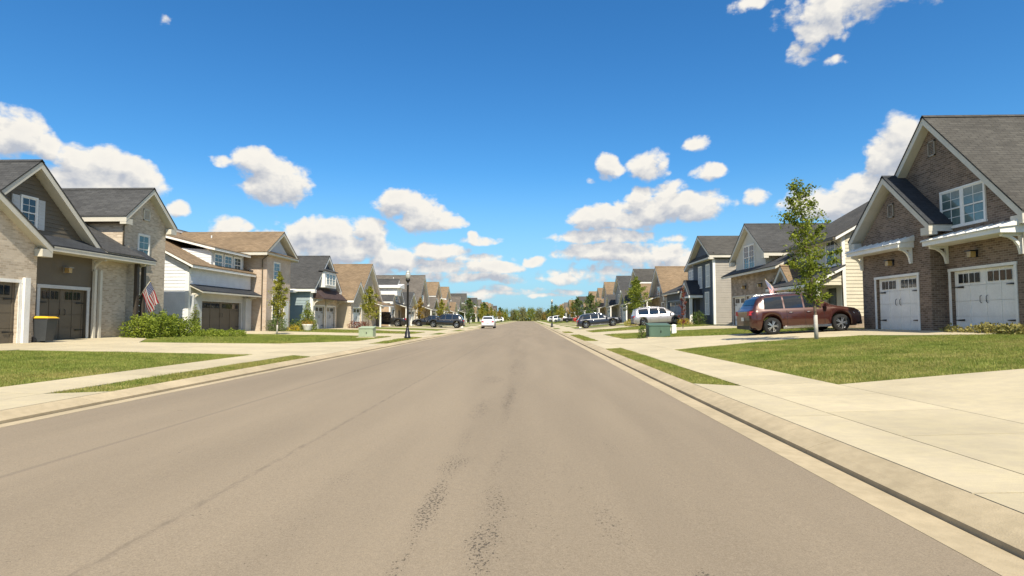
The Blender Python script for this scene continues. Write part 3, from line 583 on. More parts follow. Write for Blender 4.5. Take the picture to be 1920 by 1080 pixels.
# ------------------------------------------------------------------ house R1 (dark brown brick, right foreground)
def house_dark_brick():
    s = 1; h = thing('brick_house', 'dark brown brick house with two white garage doors and stepped gables, nearest on the right', 'house', (21, 22, .82)); z = .3
    G1, G2 = 15.1, 15.65
    facade(h, 'wall', BRK_DK, s, G1, [(22.45, z), (26.95, z), (26.95, 4.66), (24.7, 6.62), (22.45, 4.66)], [(23.22, 25.92, z+.001, 3.10)])
    sidewall(h, 'wall', BRK_DK, s, 22.45, [(G1+.22, z), (G2+.02, z), (G2+.02, 4.64), (G1+.22, 4.64)], .2)
    facade(h, 'wall', BRK_DK, s, G2, [(18.9, z), (26.95, z), (26.95, 4.7), (22.92, 8.80), (18.9, 4.7)], [(19.32, 22.18, z+.001, 3.14), (23.0, 26.2, z+.05, 3.2)])
    sidewall(h, 'wall', BRK_DK, s, 18.9, [(G2+.22, z), (27, z), (27, 4.68), (G2+.22, 4.68)])
    sidewall(h, 'wall', BRK_DK, s, 26.73, [(G1+.22, z), (27, z), (27, 4.68), (G1+.22, 4.68)])
    facade(h, 'wall', BRK_DK, s, 27, [(13, z), (26.95, z), (26.95, 4.7), (22.92, 8.8), (18.9, 4.7), (13, 4.2)])
    roof_x(h, SH_GB, s, 15.3, 27.4, 18.5, 22.92, 27.35, 4.70, 9.19)
    roof_x(h, SH_BK, s, 14.75, 15.66, 21.95, 24.7, 27.45, 4.85, 7.26)
    # brick soldier course over the openings
    for X, a, b, t in ((G1, 23.1, 26.05, 3.22), (G2, 19.2, 22.3, 3.26)):
        pass
    garage_door(h, s, G1, 23.22, 25.92, .84, 3.0, WHITE, WHITE, .10); garage_door(h, s, G2, 19.32, 22.18, .84, 3.05, WHITE, WHITE, .10)
    MB().box((G1+.2, 22.9, .5), (G1+.5, 26.5, 3.4)).build('garage_interior', BROWNP, h)
    window(h, s, G2, 20.42, 22.48, 4.70, 6.02, 2, glassmat('green_grey_glass', (.13, .19, .18)))
    awning(h, s, G1, 23.35, 27.1, 4.10, .62); awning(h, s, G2, 18.75, 22.42, 4.02, .85)
    for y, X, o in ((23.5, G1, .5), (26.9, G1, .5)): bracket(h, s, X, y, 4.10, o, .62, WHITE)
    for y in (18.98, 22.3): bracket(h, s, G2, y, 4.02, .66, .66, WHITE)
    wall_lamp(h, s, G1, 24.7, 3.62); wall_lamp(h, s, G2, 20.9, 3.58)
    VT = paint('taupe_vent', (.30, .26, .21)); vent(h, s, G1, 24.7, 5.5, 6.08, .19, VT); vent(h, s, G2, 22.92, 7.6, 8.2, .2, VT)
    # lower wing running towards the camera
    facade(h, 'wall', BRK_DK, s, 17.2, [(13, z), (18.9, z), (18.9, 4.25), (13, 4.25)], [(14.4, 15.4, z+.6, 2.95)])
    sidewall(h, 'wall', BRK_DK, s, 13, [(17.42, z), (27, z), (27, 4.2), (22, 6.7), (17.42, 4.2)])
    MB().box((17.3, 14.4, .9), (17.36, 15.4, 2.95)).build('door', BROWNP, h)
    roof_slope(h, SH_GB, s, [(16.2, 12.6, 4.35), (16.2, 18.48, 4.35), (21.9, 18.48, 6.9), (21.9, 12.6, 6.9)])
    roof_slope(h, SH_GB, s, [(27.5, 12.6, 4.35), (27.5, 18.48, 4.35), (21.9, 18.48, 6.9), (21.9, 12.6, 6.9)])
    gutter(h, s, 16.19, 12.6, 18.48, 4.3); 
    for y in (13.1, 16.0, 18.6): MB().box((16.3, y-.1, z), (16.5, y+.1, 4.12)).build('porch_post', WHITE, h)
    MB().box((16.1, 13, .3), (17.2, 18.9, .92)).build('porch_floor', CONC, h)
    MB().tube([(15.55, 18.82, 4.45), (15.6, 18.82, 4.2), (15.6, 18.82, .9)], .04, 8).build('downspout', TRIM, h)
    return h
house_dark_brick()

# ------------------------------------------------------------------ house R2 (cream siding and brown stone)
CREAM = paint('cream_siding', (.64, .59, .46), .7); PALEY = paint('pale_siding', (.60, .57, .50), .7)
def house_cream_stone():
    s = 1; h = thing('cream_house', 'cream siding house with brown stone garage front and white gabled dormer behind the brown car', 'house', (21, 37, .84)); z = .3
    Y0 = 30.7; X0 = 16.2
    # cream block: two storeys, side wall faces the camera
    sidewall(h, 'wall', CREAM, s, Y0, [(X0, 1.45), (26, 1.45), (26, 5.7), (21.3, 8.6), (X0, 5.7)])
    lap_side(h, CREAM, s, Y0, [(X0, 1.45), (26, 1.45), (26, 5.7), (21.3, 8.55), (X0, 5.7)])
    MB().box((X0-.06, Y0-.07, z), (26, Y0+.2, 1.45)).build('stone_base', STONE, h)
    facade(h, 'wall', PALEY, s, X0, [(Y0+.22, 3.0), (36.2, 3.0), (36.2, 5.72), (Y0+.22, 5.72)])
    window(h, s, X0, 31.35, 32.25, 4.15, 5.45, 1, DARKG, grid=True)
    corner(h, s, X0, Y0, 1.45, 5.7, WHITE)
    roof_slope(h, SH_GB, s, [(X0-.5, Y0-.35, 5.55), (X0-.5, 36.6, 5.55), (21.3, 36.6, 8.75), (21.3, Y0-.35, 8.75)], WHITE)
    roof_slope(h, SH_GB, s, [(26.5, Y0-.35, 5.7), (26.5, 36.6, 5.7), (21.3, 36.6, 8.75), (21.3, Y0-.35, 8.75)], WHITE)
    gutter(h, s, X0-.5, Y0-.3, 36.6, 5.5, BROWNP)
    MB().tube([(X0-.5, Y0+.1, 5.4), (X0-.06, Y0+.02, 5.0), (X0-.06, Y0-.08, 1.5)], .035, 6).build('downspout', BROWNP, h)
    # porch with low gable roof and posts
    MB().box((14.7, Y0+.2, z), (X0+.1, 35.8, 1.0)).build('porch_floor', CONC, h)
    sidewall(h, 'porch_gable', CREAM, s, Y0, [(14.95, 3.05), (X0-.002, 3.05), (X0-.002, 3.75), (14.95, 3.15)], .12)
    lap_side(h, CREAM, s, Y0, [(14.95, 3.05), (X0-.002, 3.05), (X0-.002, 3.75), (14.95, 3.15)])
    roof_slope(h, SH_DK, s, [(14.4, Y0-.3, 3.15), (14.4, 36.2, 3.15), (X0+.01, 36.2, 4.1), (X0+.01, Y0-.3, 4.1)], WHITE)
    for y in (Y0+.15, 32.6, 34.5): MB().box((14.86, y-.09, 1.0), (15.04, y+.09, 3.05)).box((14.80, y-.15, 1.0), (15.10, y+.15, 1.25)).box((14.82, y-.13, 2.95), (15.08, y+.13, 3.05)).build('porch_post', WHITE, h)
    MB().box((14.84, Y0, 2.9), (15.06, 35.9, 3.12)).build('porch_beam', WHITE, h)
    facade(h, 'wall', PALEY, s, X0+.01, [(Y0+.22, z), (36.2, z), (36.2, 3.0), (Y0+.22, 3.0)], [(31.4, 32.4, 1.0, 2.95)])
    d = MB().box((X0+.1, 31.4, 1.0), (X0+.14, 32.4, 2.95)).build('front_door', paint('green_black_door', (.05, .07, .06)), h); MB().box((X0+.09, 31.6, 1.9), (X0+.1, 32.2, 2.8)).build('pane', BLUEG, d)
    window(h, s, X0+.01, 33.2, 35.0, 1.5, 2.9, 2, DARKG)
    # garage block with stone front, roof slope and white gabled dormer
    X1 = 15.5; ya, yb = 36.2, 45.4
    facade(h, 'wall', STONE, s, X1, [(ya, z), (yb, z), (yb, 4.55), (ya, 4.55)], [(36.75, 39.25, z+.01, 2.95), (39.75, 42.2, z+.01, 2.95), (42.6, 45.0, z+.01, 2.95)])
    for a, b in ((36.75, 39.25), (39.75, 42.2), (42.6, 45.0)): garage_door(h, s, X1, a, b, .84, 2.9, WHITE, TRIM, .09)
    for y in (39.5, 42.4, 37.9): wall_lamp(h, s, X1, y, 3.55)
    sidewall(h, 'wall', STONE, s, ya, [(X1+.22, z), (26, z), (26, 4.6), (X1+.22, 4.6)])
    sidewall(h, 'wall', CREAM, s, yb-.22, [(X1+.22, z), (26, z), (26, 4.6), (21, 7.6), (X1+.22, 4.6)])
    roof_slope(h, SH_DK, s, [(14.9, ya-.35, 4.55), (14.9, yb+.5, 4.55), (20.8, yb+.5, 7.7), (20.8, ya-.35, 7.7)])
    roof_slope(h, SH_DK, s, [(26.6, ya-.35, 4.55), (26.6, yb+.5, 4.55), (20.8, yb+.5, 7.7), (20.8, ya-.35, 7.7)])
    # dormer gable
    D = 15.55; facade(h, 'dormer_wall', PALEY, s, D, [(38.9, 4.5), (44.4, 4.5), (44.4, 5.75), (41.65, 7.6), (38.9, 5.75)])
    sidewall(h, 'dormer_wall', CREAM, s, 38.9, [(D+.22, 4.9), (18.4, 5.7), (D+.22, 5.75)], .15)
    lap_side(h, CREAM, s, 38.9, [(D, 4.9), (17.2, 5.7), (D, 5.72)], ex=.16)
    roof_x(h, SH_DK, s, 15.2, 22.0, 38.3, 41.65, 45.0, 5.68, 8.02)
    window(h, s, D, 40.75, 42.65, 4.85, 6.45, 2, DARKG)
    # small cream gable over the entry side
    facade(h, 'wall', BRK_PK, s, 15.2, [(34.3, z), (36.1, z), (36.1, 3.3), (35.2, 4.2), (34.3, 3.3)])
    roof_x(h, SH_TN, s, 14.9, 17, 34.0, 35.2, 36.5, 3.35, 4.5, ret=False)
    return h
house_cream_stone()

# ------------------------------------------------------------------ house R3 (grey lap siding)
GREYS = paint('grey_siding', (.36, .33, .29), .7); SLATE = paint('slate_blue_siding', (.085, .10, .125), .7); BLUEGR = paint('blue_grey_paint', (.24, .29, .34), .6)
def house_grey():
    s = 1; h = thing('grey_house', 'grey lap siding house with slate blue front and tall white windows, on the right', 'house', (20, 54, .84)); z = .3; X0, Y0, Y1 = 15.6, 50, 56
    facade(h, 'wall', SLATE, s, X0, [(Y0, z), (Y1, z), (Y1, 6.6), (Y0, 6.6)])
    lap_front(h, SLATE, s, X0, [(Y0+.1, z+.5), (Y1, z+.5), (Y1, 6.5), (Y0+.1, 6.5)], ex=.2)
    facade(h, 'gable_wall', SLATE, s, X0, [(Y0+.3, 6.8), (Y1-.3, 6.8), (53, 8.3)])
    sidewall(h, 'wall', GREYS, s, Y0, [(X0+.22, z), (26, z), (26, 6.4), (X0+.22, 6.4)]); lap_side(h, GREYS, s, Y0, [(X0, z+.5), (26, z+.5), (26, 6.4), (X0, 6.4)], ex=.21)
    sidewall(h, 'wall', GREYS, s, Y1-.22, [(X0+.22, z), (26, z), (26, 6.4), (X0+.22, 6.4)])
    corner(h, s, X0, Y0, z+.3, 6.4, WHITE, .16)
    roof_x(h, SH_GB, s, X0-.45, 26.5, Y0-.4, 53, Y1+.4, 6.75, 8.75)
    MB().hexa([(X0-.45, Y0-.3, 6.5), (X0-.45, Y1+.3, 6.5), (X0+.0, Y1+.3, 6.72), (X0+.0, Y0-.3, 6.72)], [(X0-.45, Y0-.3, 6.56), (X0-.45, Y1+.3, 6.56), (X0, Y1+.3, 6.98), (X0, Y0-.3, 6.98)]).build('pent_roof', SH_GB, h)
    MB().box((X0-.5, Y0-.32, 6.36), (X0-.03, Y1+.32, 6.5)).build('cornice', TRIM, h)
    for a in (50.9, 53.2): window(h, s, X0-.03, a, a+.95, 4.1, 6.0, 1, GREYW, WHITE)
    window(h, s, X0-.03, 51.2, 52.2, 1.7, 3.6, 1, GREYW, WHITE)
    # entry porch
    facade(h, 'porch_gable', SLATE, s, 14.5, [(53.3, 3.4), (55.9, 3.4), (54.6, 4.5)], th=.12)
    roof_x(h, SH_BK, s, 14.3, X0+.02, 53.0, 54.6, 56.2, 3.5, 4.85, trim=WHITE, ret=False)
    for y in (53.45, 55.75): MB().box((14.5, y-.11, 1.0), (14.72, y+.11, 3.35)).box((14.45, y-.16, 1), (14.77, y+.16, 1.25)).build('porch_post', WHITE, h)
    MB().box((14.48, 53.3, 3.22), (15.5, 55.9, 3.38)).build('porch_beam', WHITE, h)
    MB().box((14.3, 53.0, .4), (X0, 56.1, 1.0)).build('porch_floor', CONC, h)
    MB().box((X0-.05, 54.1, 1.0), (X0, 55.1, 3.05)).build('front_door', paint('dark_door', (.03, .03, .035)), h)
    # garage wing
    facade(h, 'wall', SLATE, s, 14.6, [(Y1+.4, z), (62.5, z), (62.5, 4.0), (Y1+.4, 4.0)], [(56.9, 62.0, z+.01, 3.1)]); garage_door(h, s, 14.6, 56.9, 62.0, .82, 3.05, BLUEGR, BLUEGR)
    sidewall(h, 'wall', GREYS, s, Y1+.4, [(14.82, z), (15.6, z), (15.6, 4.1), (14.82, 4.0)])
    sidewall(h, 'wall', GREYS, s, 62.3, [(14.82, z), (26, z), (26, 4), (20, 6.2), (14.82, 4.0)])
    roof_slope(h, SH_DK, s, [(14.1, Y1+.1, 3.95), (14.1, 62.9, 3.95), (20, 62.9, 6.6), (20, Y1+.1, 6.6)])
    roof_slope(h, SH_DK, s, [(26.4, Y1+.1, 3.95), (26.4, 62.9, 3.95), (20, 62.9, 6.6), (20, Y1+.1, 6.6)])
    facade(h, 'dormer_wall', GREYS, s, 16.3, [(57.4, 4.4), (60.6, 4.4), (60.6, 6.4), (57.4, 6.4)]); sidewall(h, 'dormer_wall', GREYS, s, 57.4, [(16.52, 4.6), (20, 6.3), (16.52, 6.4)], .2)
    lap_side(h, GREYS, s, 57.4, [(16.3, 4.7), (19.6, 6.3), (16.3, 6.4)]); corner(h, s, 16.3, 57.4, 4.6, 6.4, WHITE); window(h, s, 16.3, 58.1, 60.0, 4.9, 6.1, 2, GREYW)
    roof_x(h, SH_DK, s, 16.0, 20.5, 57.0, 59.0, 61.0, 6.4, 7.35, trim=WHITE, ret=False)
    return h
house_grey()

# ------------------------------------------------------------------ house L1 (left foreground, brown and cream brick)
def house_brown_cream():
    s = -1; h = thing('brick_house', 'cream brick and brown board house with brown garage doors, nearest on the left', 'house', (-23, 23, .44)); z = .1
    # garage A: brick gable forward
    A = 18.4
    facade(h, 'wall', BRK_CR, s, A, [(15.1, z), (21.35, z), (21.35, 4.05), (18.2, 6.15), (15.1, 4.05)], [(17.75, 20.6, z+.01, 2.66)])
    sidewall(h, 'wall', BRK_CR, s, 15.1, [(A+.22, z), (30, z), (30, 4), (A+.22, 4)]); sidewall(h, 'wall', BRK_CR, s, 21.15, [(A+.22, z), (19.5, z), (19.5, 4), (A+.22, 4)], .2)
    garage_door(h, s, A, 17.75, 20.6, .42, 2.6, BROWNP, WHITE, .12)
    MB().box((s*(A-.12), 20.74, .42), (s*(A-.01), 20.98, 2.8)).build('door_post', WHITE, h)
    roof_x(h, SH_DK, s, 18.05, 24, 14.75, 18.2, 21.7, 4.05, 6.50)
    # brown gable B
    B_ = 19.5
    facade(h, 'wall', BROWNP, s, B_, [(21.35, z), (25.75, z), (25.75, 4.3), (21.35, 4.3)], [(22.8, 25.3, z+.01, 2.62)])
    garage_door(h, s, B_, 22.8, 25.3, .43, 2.55, BROWNP, GREYW, .14)
    gp = [(19.0, 4.35), (25.3, 4.35), (22.15, 7.12)]
    facade(h, 'gable_wall', BROWNP, s, B_, gp); lap_front(h, BROWNP, s, B_, gp, ex=.17)
    roof_x(h, SH_DK, s, 19.05, 30, 18.7, 22.15, 25.6, 4.42, 7.52)
    window(h, s, B_-.03, 21.75, 22.4, 4.85, 6.0, 1, DARKG, WHITE, shutters=GREYW)
    wall_lamp(h, s, B_, 24.0, 3.35, paint('pewter', (.3, .28, .24)))
    # pent roof over the garage and porch
    roof_slope(h, SH_BK, s, [(18.72, 21.2, 4.22), (18.72, 28.9, 4.22), (19.52, 28.9, 4.72), (19.52, 21.2, 4.72)], t2=.05)
    MB().box((s*18.74, 21.25, 3.98), (s*19.5, 28.85, 4.16)).build('pent_soffit', TRIM, h)
    for y in (21.75, 25.6, 28.3): bracket(h, s, B_, y, 3.98, .6, .55, TRIM)
    for y in (25.62, 25.95): MB().box((s*19.46, y-.07, .4), (s*19.34, y+.07, 3.5)).build('pilaster', TRIM, h)
    # brick bay and porch
    facade(h, 'wall', BRK_CR, s, B_, [(25.75, z), (27.8, z), (27.8, 4.4), (25.75, 4.4)])
    roof_slope(h, SH_DK, s, [(18.72, 25.45, 4.3), (18.72, 28.0, 4.3), (23, 28.0, 6.75), (23, 25.45, 6.75)])
    for y in (28.0, 28.5): MB().box((s*19.2, y-.08, .4), (s*19.04, y+.08, 3.98)).build('porch_post', paint('dark_brown_post', (.06, .05, .04)), h)
    # two storey wing with front gable
    Wx = 19.75
    facade(h, 'wall', BRK_CR, s, Wx, [(27.85, z), (31.15, z), (31.15, 6.3), (29.5, 7.75), (27.85, 6.3)], [(29.0, 29.75, .5, 2.6)])
    sidewall(h, 'wall', BRK_CR, s, 27.85, [(Wx+.22, 3.5), (30, 3.5), (30, 6.25), (Wx+.22, 6.25)]); MB().box((s*(Wx+.22), 27.80, 5.95), (s*30, 27.85, 6.22)).build('frieze_board', mat('frieze_brown', (.2, .16, .12)), h)
    sidewall(h, 'wall', BRK_CR, s, 30.93, [(Wx+.22, z), (30, z), (30, 6.25), (Wx+.22, 6.25)])
    facade(h, 'wall', BRK_CR, s, 29.8, [(15.1, z), (31.1, z), (31.1, 6.3), (15.1, 4.0)], th=.2)
    roof_x(h, SH_DK, s, 19.35, 30.3, 27.45, 29.5, 31.55, 6.30, 8.06)
    window(h, s, Wx, 28.95, 29.72, 4.15, 5.55, 1, glassmat('teal_glass', (.10, .17, .17)), WHITE)
    window(h, s, Wx+.10, 29.03, 29.72, 1.4, 2.55, 1, DARKG, WHITE)
    vent(h, s, Wx, 29.5, 6.35, 6.95, .25)
    MB().tube([(s*19.5, 27.72, 6.1), (s*19.68, 27.76, 5.8), (s*19.68, 27.76, 4.5)], .04, 6).build('downspout', BROWNP, h)
    return h
house_brown_cream()

# ------------------------------------------------------------------ house L2 (white siding, tan roof, brick tower)
WSID = paint('white_siding', (.74, .75, .76), .65)
def house_white_tan():
    s = -1; h = thing('white_house', 'white siding house with tan shingle roof and pink brick bay, second on the left', 'house', (-25, 40, .40)); z = .1; Y0 = 34.2; X0 = 20.2
    poly = [(X0, z+.3), (30, z+.3), (30, 6.4), (26.6, 7.75), (X0, 4.4)]
    sidewall(h, 'wall', WSID, s, Y0, poly); lap_side(h, WSID, s, Y0, poly, ex=.2); corner(h, s, X0, Y0, z+.3, 4.3, WHITE, .18)
    roof_slope(h, SH_TN, s, [(19.75, Y0-.4, 4.52), (19.75, 41.9, 4.52), (26.6, 41.9, 8.1), (26.6, Y0-.4, 8.1)], WHITE)
    roof_slope(h, SH_TN, s, [(34, Y0-.4, 4.52), (34, 46, 4.52), (26.6, 46, 8.1), (26.6, Y0-.4, 8.1)], WHITE)
    facade(h, 'wall', GREYW, s, X0, [(Y0, 2.9), (41.9, 2.9), (41.9, 4.45), (Y0, 4.45)])
    lap_front(h, WSID, s, X0, [(Y0+.18, 3.3), (41.9, 3.3), (41.9, 4.4), (Y0+.18, 4.4)], ex=.18)
    facade(h, 'wall', GREYW, s, X0+.01, [(Y0+.1, z), (41.9, z), (41.9, 2.9), (Y0+.1, 2.9)], [(35.6, 40.6, z+.01, 2.45)])
    garage_door(h, s, X0+.01, 35.6, 40.6, .40, 2.4, BROWNP, GREYW, .1)
    for a, b in ((Y0+.2, 35.3), (40.85, 41.7)): MB().box((s*(X0-.22), a, .38), (s*(X0-.002), b, 2.75)).build('garage_pier', GREYW, h)
    roof_slope(h, SH_BK, s, [(19.35, Y0+.05, 3.0), (19.35, 41.9, 3.0), (X0+.02, 41.9, 3.42), (X0+.02, Y0+.05, 3.42)], TRIM, t2=.10)
    for y in (Y0+.35, 41.5): bracket(h, s, X0-.02, y, 2.85, .62, .6, TRIM)
    # dormer with three windows
    D = 20.25; facade(h, 'dormer_wall', GREYW, s, D, [(36.7, 4.4), (40.9, 4.4), (40.9, 5.7), (36.7, 5.7)])
    sidewall(h, 'dormer_wall', WSID, s, 36.7, [(D+.22, 4.75), (D+.22, 5.72), (22.4, 5.85)], .15); lap_side(h, WSID, s, 36.7, [(D, 4.75), (D, 5.70), (22.3, 5.80)], ex=.16)
    roof_slope(h, SH_TN, s, [(19.85, 36.35, 5.85), (19.85, 41.2, 5.85), (24.2, 41.2, 6.95), (24.2, 36.35, 6.95)], WHITE)
    for k in range(3): window(h, s, D, 37.05+k*1.25, 37.95+k*1.25, 4.5, 5.5, 1, BLUEG, WHITE)
    # brick bay with gabled front
    T = 19.05
    facade(h, 'wall', BRK_PK, s, T, [(42, z), (46.2, z), (46.2, 6.0), (42, 6.0)], [(43.1, 44.2, 4.2, 5.55)]); window(h, s, T+.02, 43.15, 44.15, 4.25, 5.5, 1, BLUEG, WHITE)
    sidewall(h, 'wall', BRK_PK, s, 42, [(T+.22, z), (30, z), (30, 6.0), (T+.22, 6.0)]); sidewall(h, 'wall', BRK_PK, s, 45.98, [(T+.22, z), (30, z), (30, 6.0), (T+.22, 6.0)])
    facade(h, 'gable_wall', GREYW, s, T+.05, [(42.3, 6.12), (46.0, 6.12), (44.1, 7.3)])
    roof_x(h, SH_TN, s, T-.35, 31, 41.2, 44.1, 47.0, 6.15, 7.95, ret=False)
    MB().box((s*(T-.36), 41.5, 5.95), (s*(T+.0), 46.7, 6.08)).build('cornice', TRIM, h)
    MB().hexa([(s*(T-.4), 41.4, 6.085), (s*(T-.4), 46.8, 6.085), (s*(T+.05), 46.8, 6.085), (s*(T+.05), 41.4, 6.085)], [(s*(T-.4), 41.4, 6.12), (s*(T-.4), 46.8, 6.12), (s*(T+.05), 46.8, 6.3), (s*(T+.05), 41.4, 6.3)]).build('pent_roof', SH_TN, h)
    window(h, s, T, 43.0, 44.2, 1.3, 3.0, 1, BLUEG, WHITE); MB().box((s*(T-.04), 45.0, .6), (s*T, 45.9, 2.7)).build('front_door', WHITE, h)
    MB().tube([(s*(T-.2), 41.9, 6.0), (s*(T+.3), 41.92, 5.6), (s*(T+.3), 41.92, .4)], .04, 6).build('downspout', BROWNP, h)
    sidewall(h, 'wall', WSID, s, 46, [(T+.3, z), (34, z), (34, 4.5), (T+.3, 4.5)])
    return h
house_white_tan()

# ------------------------------------------------------------------ house L3 (teal siding, charcoal roof)
TEAL = paint('teal_siding', (.30, .37, .39), .7)
def house_teal():
    s = -1; h = thing('teal_house', 'pale teal siding house with white bay window above a dark red pent roof', 'house', (-23, 53, .34)); z = .1; X0 = 18.6; Ya, Yb = 49.9, 56.3
    sidewall(h, 'wall', TEAL, s, Ya, [(X0, z), (30, z), (30, 3.8), (X0, 3.8)]); lap_side(h, TEAL, s, Ya, [(X0, z+.3), (30, z+.3), (30, 3.8), (X0, 3.8)], ex=.25); corner(h, s, X0, Ya, z+.2, 3.8, WHITE, .22)
    facade(h, 'wall', BRK_CR, s, X0, [(Ya, z), (Yb, z), (Yb, 3.9), (Ya, 3.9)], [(50.5, 52.8, z+.01, 2.5), (53.4, 55.7, z+.01, 2.5)])
    for a in (50.5, 53.4): garage_door(h, s, X0, a, a+2.3, .34, 2.42, GREYW, WHITE, .12)
    facade(h, 'gable_wall', SLATE, s, X0, [(Ya+.1, 3.95), (Yb, 3.95), (53.1, 6.72)])
    roof_x(h, SH_DK, s, X0-.35, 30.4, Ya-.45, 53.1, Yb+.45, 3.95, 7.08, trim=WHITE)
    gutter(h, s, X0+8, Ya-.5, Ya-.42, 3.9)
    # bay
    MB().box((s*(X0-.55), 51.3, 4.1), (s*X0, 54.3, 5.55)).build('bay_wall', WHITE, h)
    window(h, s, X0-.55, 51.65, 53.95, 4.35, 5.35, 3, BLUEG, WHITE)
    MB().hexa([(s*(X0-.7), 51.1, 5.56), (s*(X0-.7), 54.5, 5.56), (s*X0, 54.5, 5.56), (s*X0, 51.1, 5.56)], [(s*(X0-.65), 51.15, 5.66), (s*(X0-.65), 54.45, 5.66), (s*X0, 54.0, 5.9), (s*X0, 51.6, 5.9)]).build('bay_roof', SH_DK, h)
    MB().hexa([(s*(X0-.95), 49.9, 3.0), (s*(X0-.95), 56.5, 3.0), (s*X0, 56.5, 3.1), (s*X0, 49.9, 3.1)], [(s*(X0-.95), 49.9, 3.1), (s*(X0-.95), 56.5, 3.1), (s*X0, 56.5, 4.0), (s*X0, 49.9, 4.0)]).build('pent_roof', mat('dark_red_shingle', (.055, .036, .032), kind='shingle', col2=(.09, .058, .05)), h)
    for y in (50.1, 53.1, 56.2): bracket(h, s, X0, y, 3.0, .8, .6, TRIM)
    for x in (20.3, 22.0): MB().box((s*x, 49.0, .3), (s*(x+.16), 49.16, 3.6)).build('porch_post', WHITE, h)
    MB().box((s*20.2, 48.9, .1), (s*24, Ya-.01, .5)).build('porch_floor', CONC, h); MB().box((s*19.9, 48.85, 3.55), (s*24, Ya-.02, 3.75)).build('porch_beam', WHITE, h)
    return h
house_teal()

# ------------------------------------------------------------------ further houses along the street
def street_house(name, label, s, X0, Ya, Yb, base, eave, peak, roofm, wallm, frontm, garage_near=True, lap=None, gx=None, depth=11, win=True, trim=WHITE, doorm=None):
    """front gable block plus a lower garage wing with its own gable"""
    h = thing(name, label, 'house', (s*(X0+5), (Ya+Yb)/2, base)); z = base-.5; X1 = X0+depth; Ym = (Ya+Yb)/2
    sl_ = (peak-eave)/((Yb-Ya)/2+.4)
    facade(h, 'wall', frontm, s, X0, [(Ya, z), (Yb, z), (Yb, eave-.15), (Ym, peak-.35-.3*sl_), (Ya, eave-.15)])
    sidewall(h, 'wall', wallm, s, Ya, [(X0+.22, z), (X1, z), (X1, eave-.15), (X0+.22, eave-.15)])
    if lap: lap_side(h, wallm, s, Ya, [(X0, z+.5), (X1, z+.5), (X1, eave-.2), (X0, eave-.2)], ex=lap)
    sidewall(h, 'wall', wallm, s, Yb-.22, [(X0+.22, z), (X1, z), (X1, eave-.15), (X0+.22, eave-.15)])
    corner(h, s, X0, Ya, z+.4, eave-.2, trim, .16)
    roof_x(h, roofm, s, X0-.4, X1+.3, Ya-.4, Ym, Yb+.4, eave, peak, trim=trim)
    if eave > 4.5 and win: window(h, s, X0, Ym-.9, Ym+.9, eave-2.1, eave-.6, 2, BLUEG, trim)
    elif win: window(h, s, X0, Ym-.6, Ym+.6, eave+.1, eave+1.2, 1, BLUEG, trim)
    window(h, s, X0, Ya+1.0, Ya+2.2, base+.9, base+2.3, 1, DARKG, trim)
    MB().box((s*(X0-.05), Yb-1.9, base+.1), (s*X0, Yb-1.0, base+2.2)).build('front_door', BROWNP, h)
    MB().box((s*(X0-1.5), Ym-.4, z), (s*X0, Yb, base+.1)).build('porch_floor', CONC, h)
    roof_slope(h, roofm, s, [(X0-1.7, Ym-.5, base+2.65), (X0-1.7, Yb+.2, base+2.65), (X0+.01, Yb+.2, base+3.2), (X0+.01, Ym-.5, base+3.2)], trim, t2=.12)
    for y in (Ym-.3, Yb-.1): MB().box((s*(X0-1.5), y-.08, base+.1), (s*(X0-1.34), y+.08, base+2.5)).build('porch_post', trim, h)
    # garage wing
    g0, g1 = gx or ((Yb, Yb+6.3)); Xg = X0-.8; Gm = (g0+g1)/2; gp = base+4.9
    facade(h, 'wall', frontm, s, Xg, [(g0+.02, z), (g1, z), (g1, base+2.85), (Gm, gp-.55), (g0+.02, base+2.85)], [(g0+.7, g1-.7, z+.01, base+2.2)])
    sidewall(h, 'wall', wallm, s, g0+.02, [(Xg+.22, z), (X1-1, z), (X1-1, base+2.8), (Xg+.22, base+2.8)]); sidewall(h, 'wall', wallm, s, g1-.22, [(Xg+.22, z), (X1-1, z), (X1-1, base+2.8), (Xg+.22, base+2.8)])
    garage_door(h, s, Xg, g0+.7, g1-.7, base, base+2.15, doorm or WHITE, trim)
    roof_x(h, roofm, s, Xg-.35, X1-.7, g0-.3, Gm, g1+.35, base+2.95, gp, trim=trim, ret=False)
    return h
SH_BR = mat('brown_grey_shingle', (.105, .092, .078), .9, kind='shingle', col2=(.16, .14, .12), var=.12, scale=.5)
BEIGE = paint('beige_siding', (.50, .43, .32), .7); SAGE = paint('sage_siding', (.26, .28, .24), .7)
# left side
h4 = street_house('tan_roof_house', 'house under a big steep tan shingle roof, just beyond the teal house', -1, 18.2, 61.2, 71.2, .25, 3.0, 7.55, SH_TN, BEIGE, BRK_CR, gx=(56.9, 61.1), win=True)
h5 = street_house('brick_house', 'orange brick house with charcoal roof and a white dormer band, behind the left street lamp', -1, 17.6, 74.0, 80.5, .25, 3.6, 6.6, SH_DK, BRK_TN, BRK_CR, gx=(80.7, 86.5))
h5['_w'] = tuple(h5.location); MB().box((-16.9, 74.6, 4.3), (-19.6, 77, 5.25)).build('dormer_wall', WHITE, h5)
MB().hexa([(-16.5, 74.3, 5.26), (-20, 74.3, 5.26), (-20, 77.2, 5.26), (-16.5, 77.2, 5.26)], [(-16.5, 74.3, 5.42), (-20, 74.3, 5.42), (-20, 77.2, 5.9), (-16.5, 77.2, 5.9)]).build('dormer_roof', WHITE, h5)
street_house('brown_roof_house', 'house with tall brown grey gable roof, just right of the left street lamp', -1, 17.0, 89, 97.5, .2, 3.8, 8.3, SH_BR, BEIGE, STONE, gx=(97.6, 103))
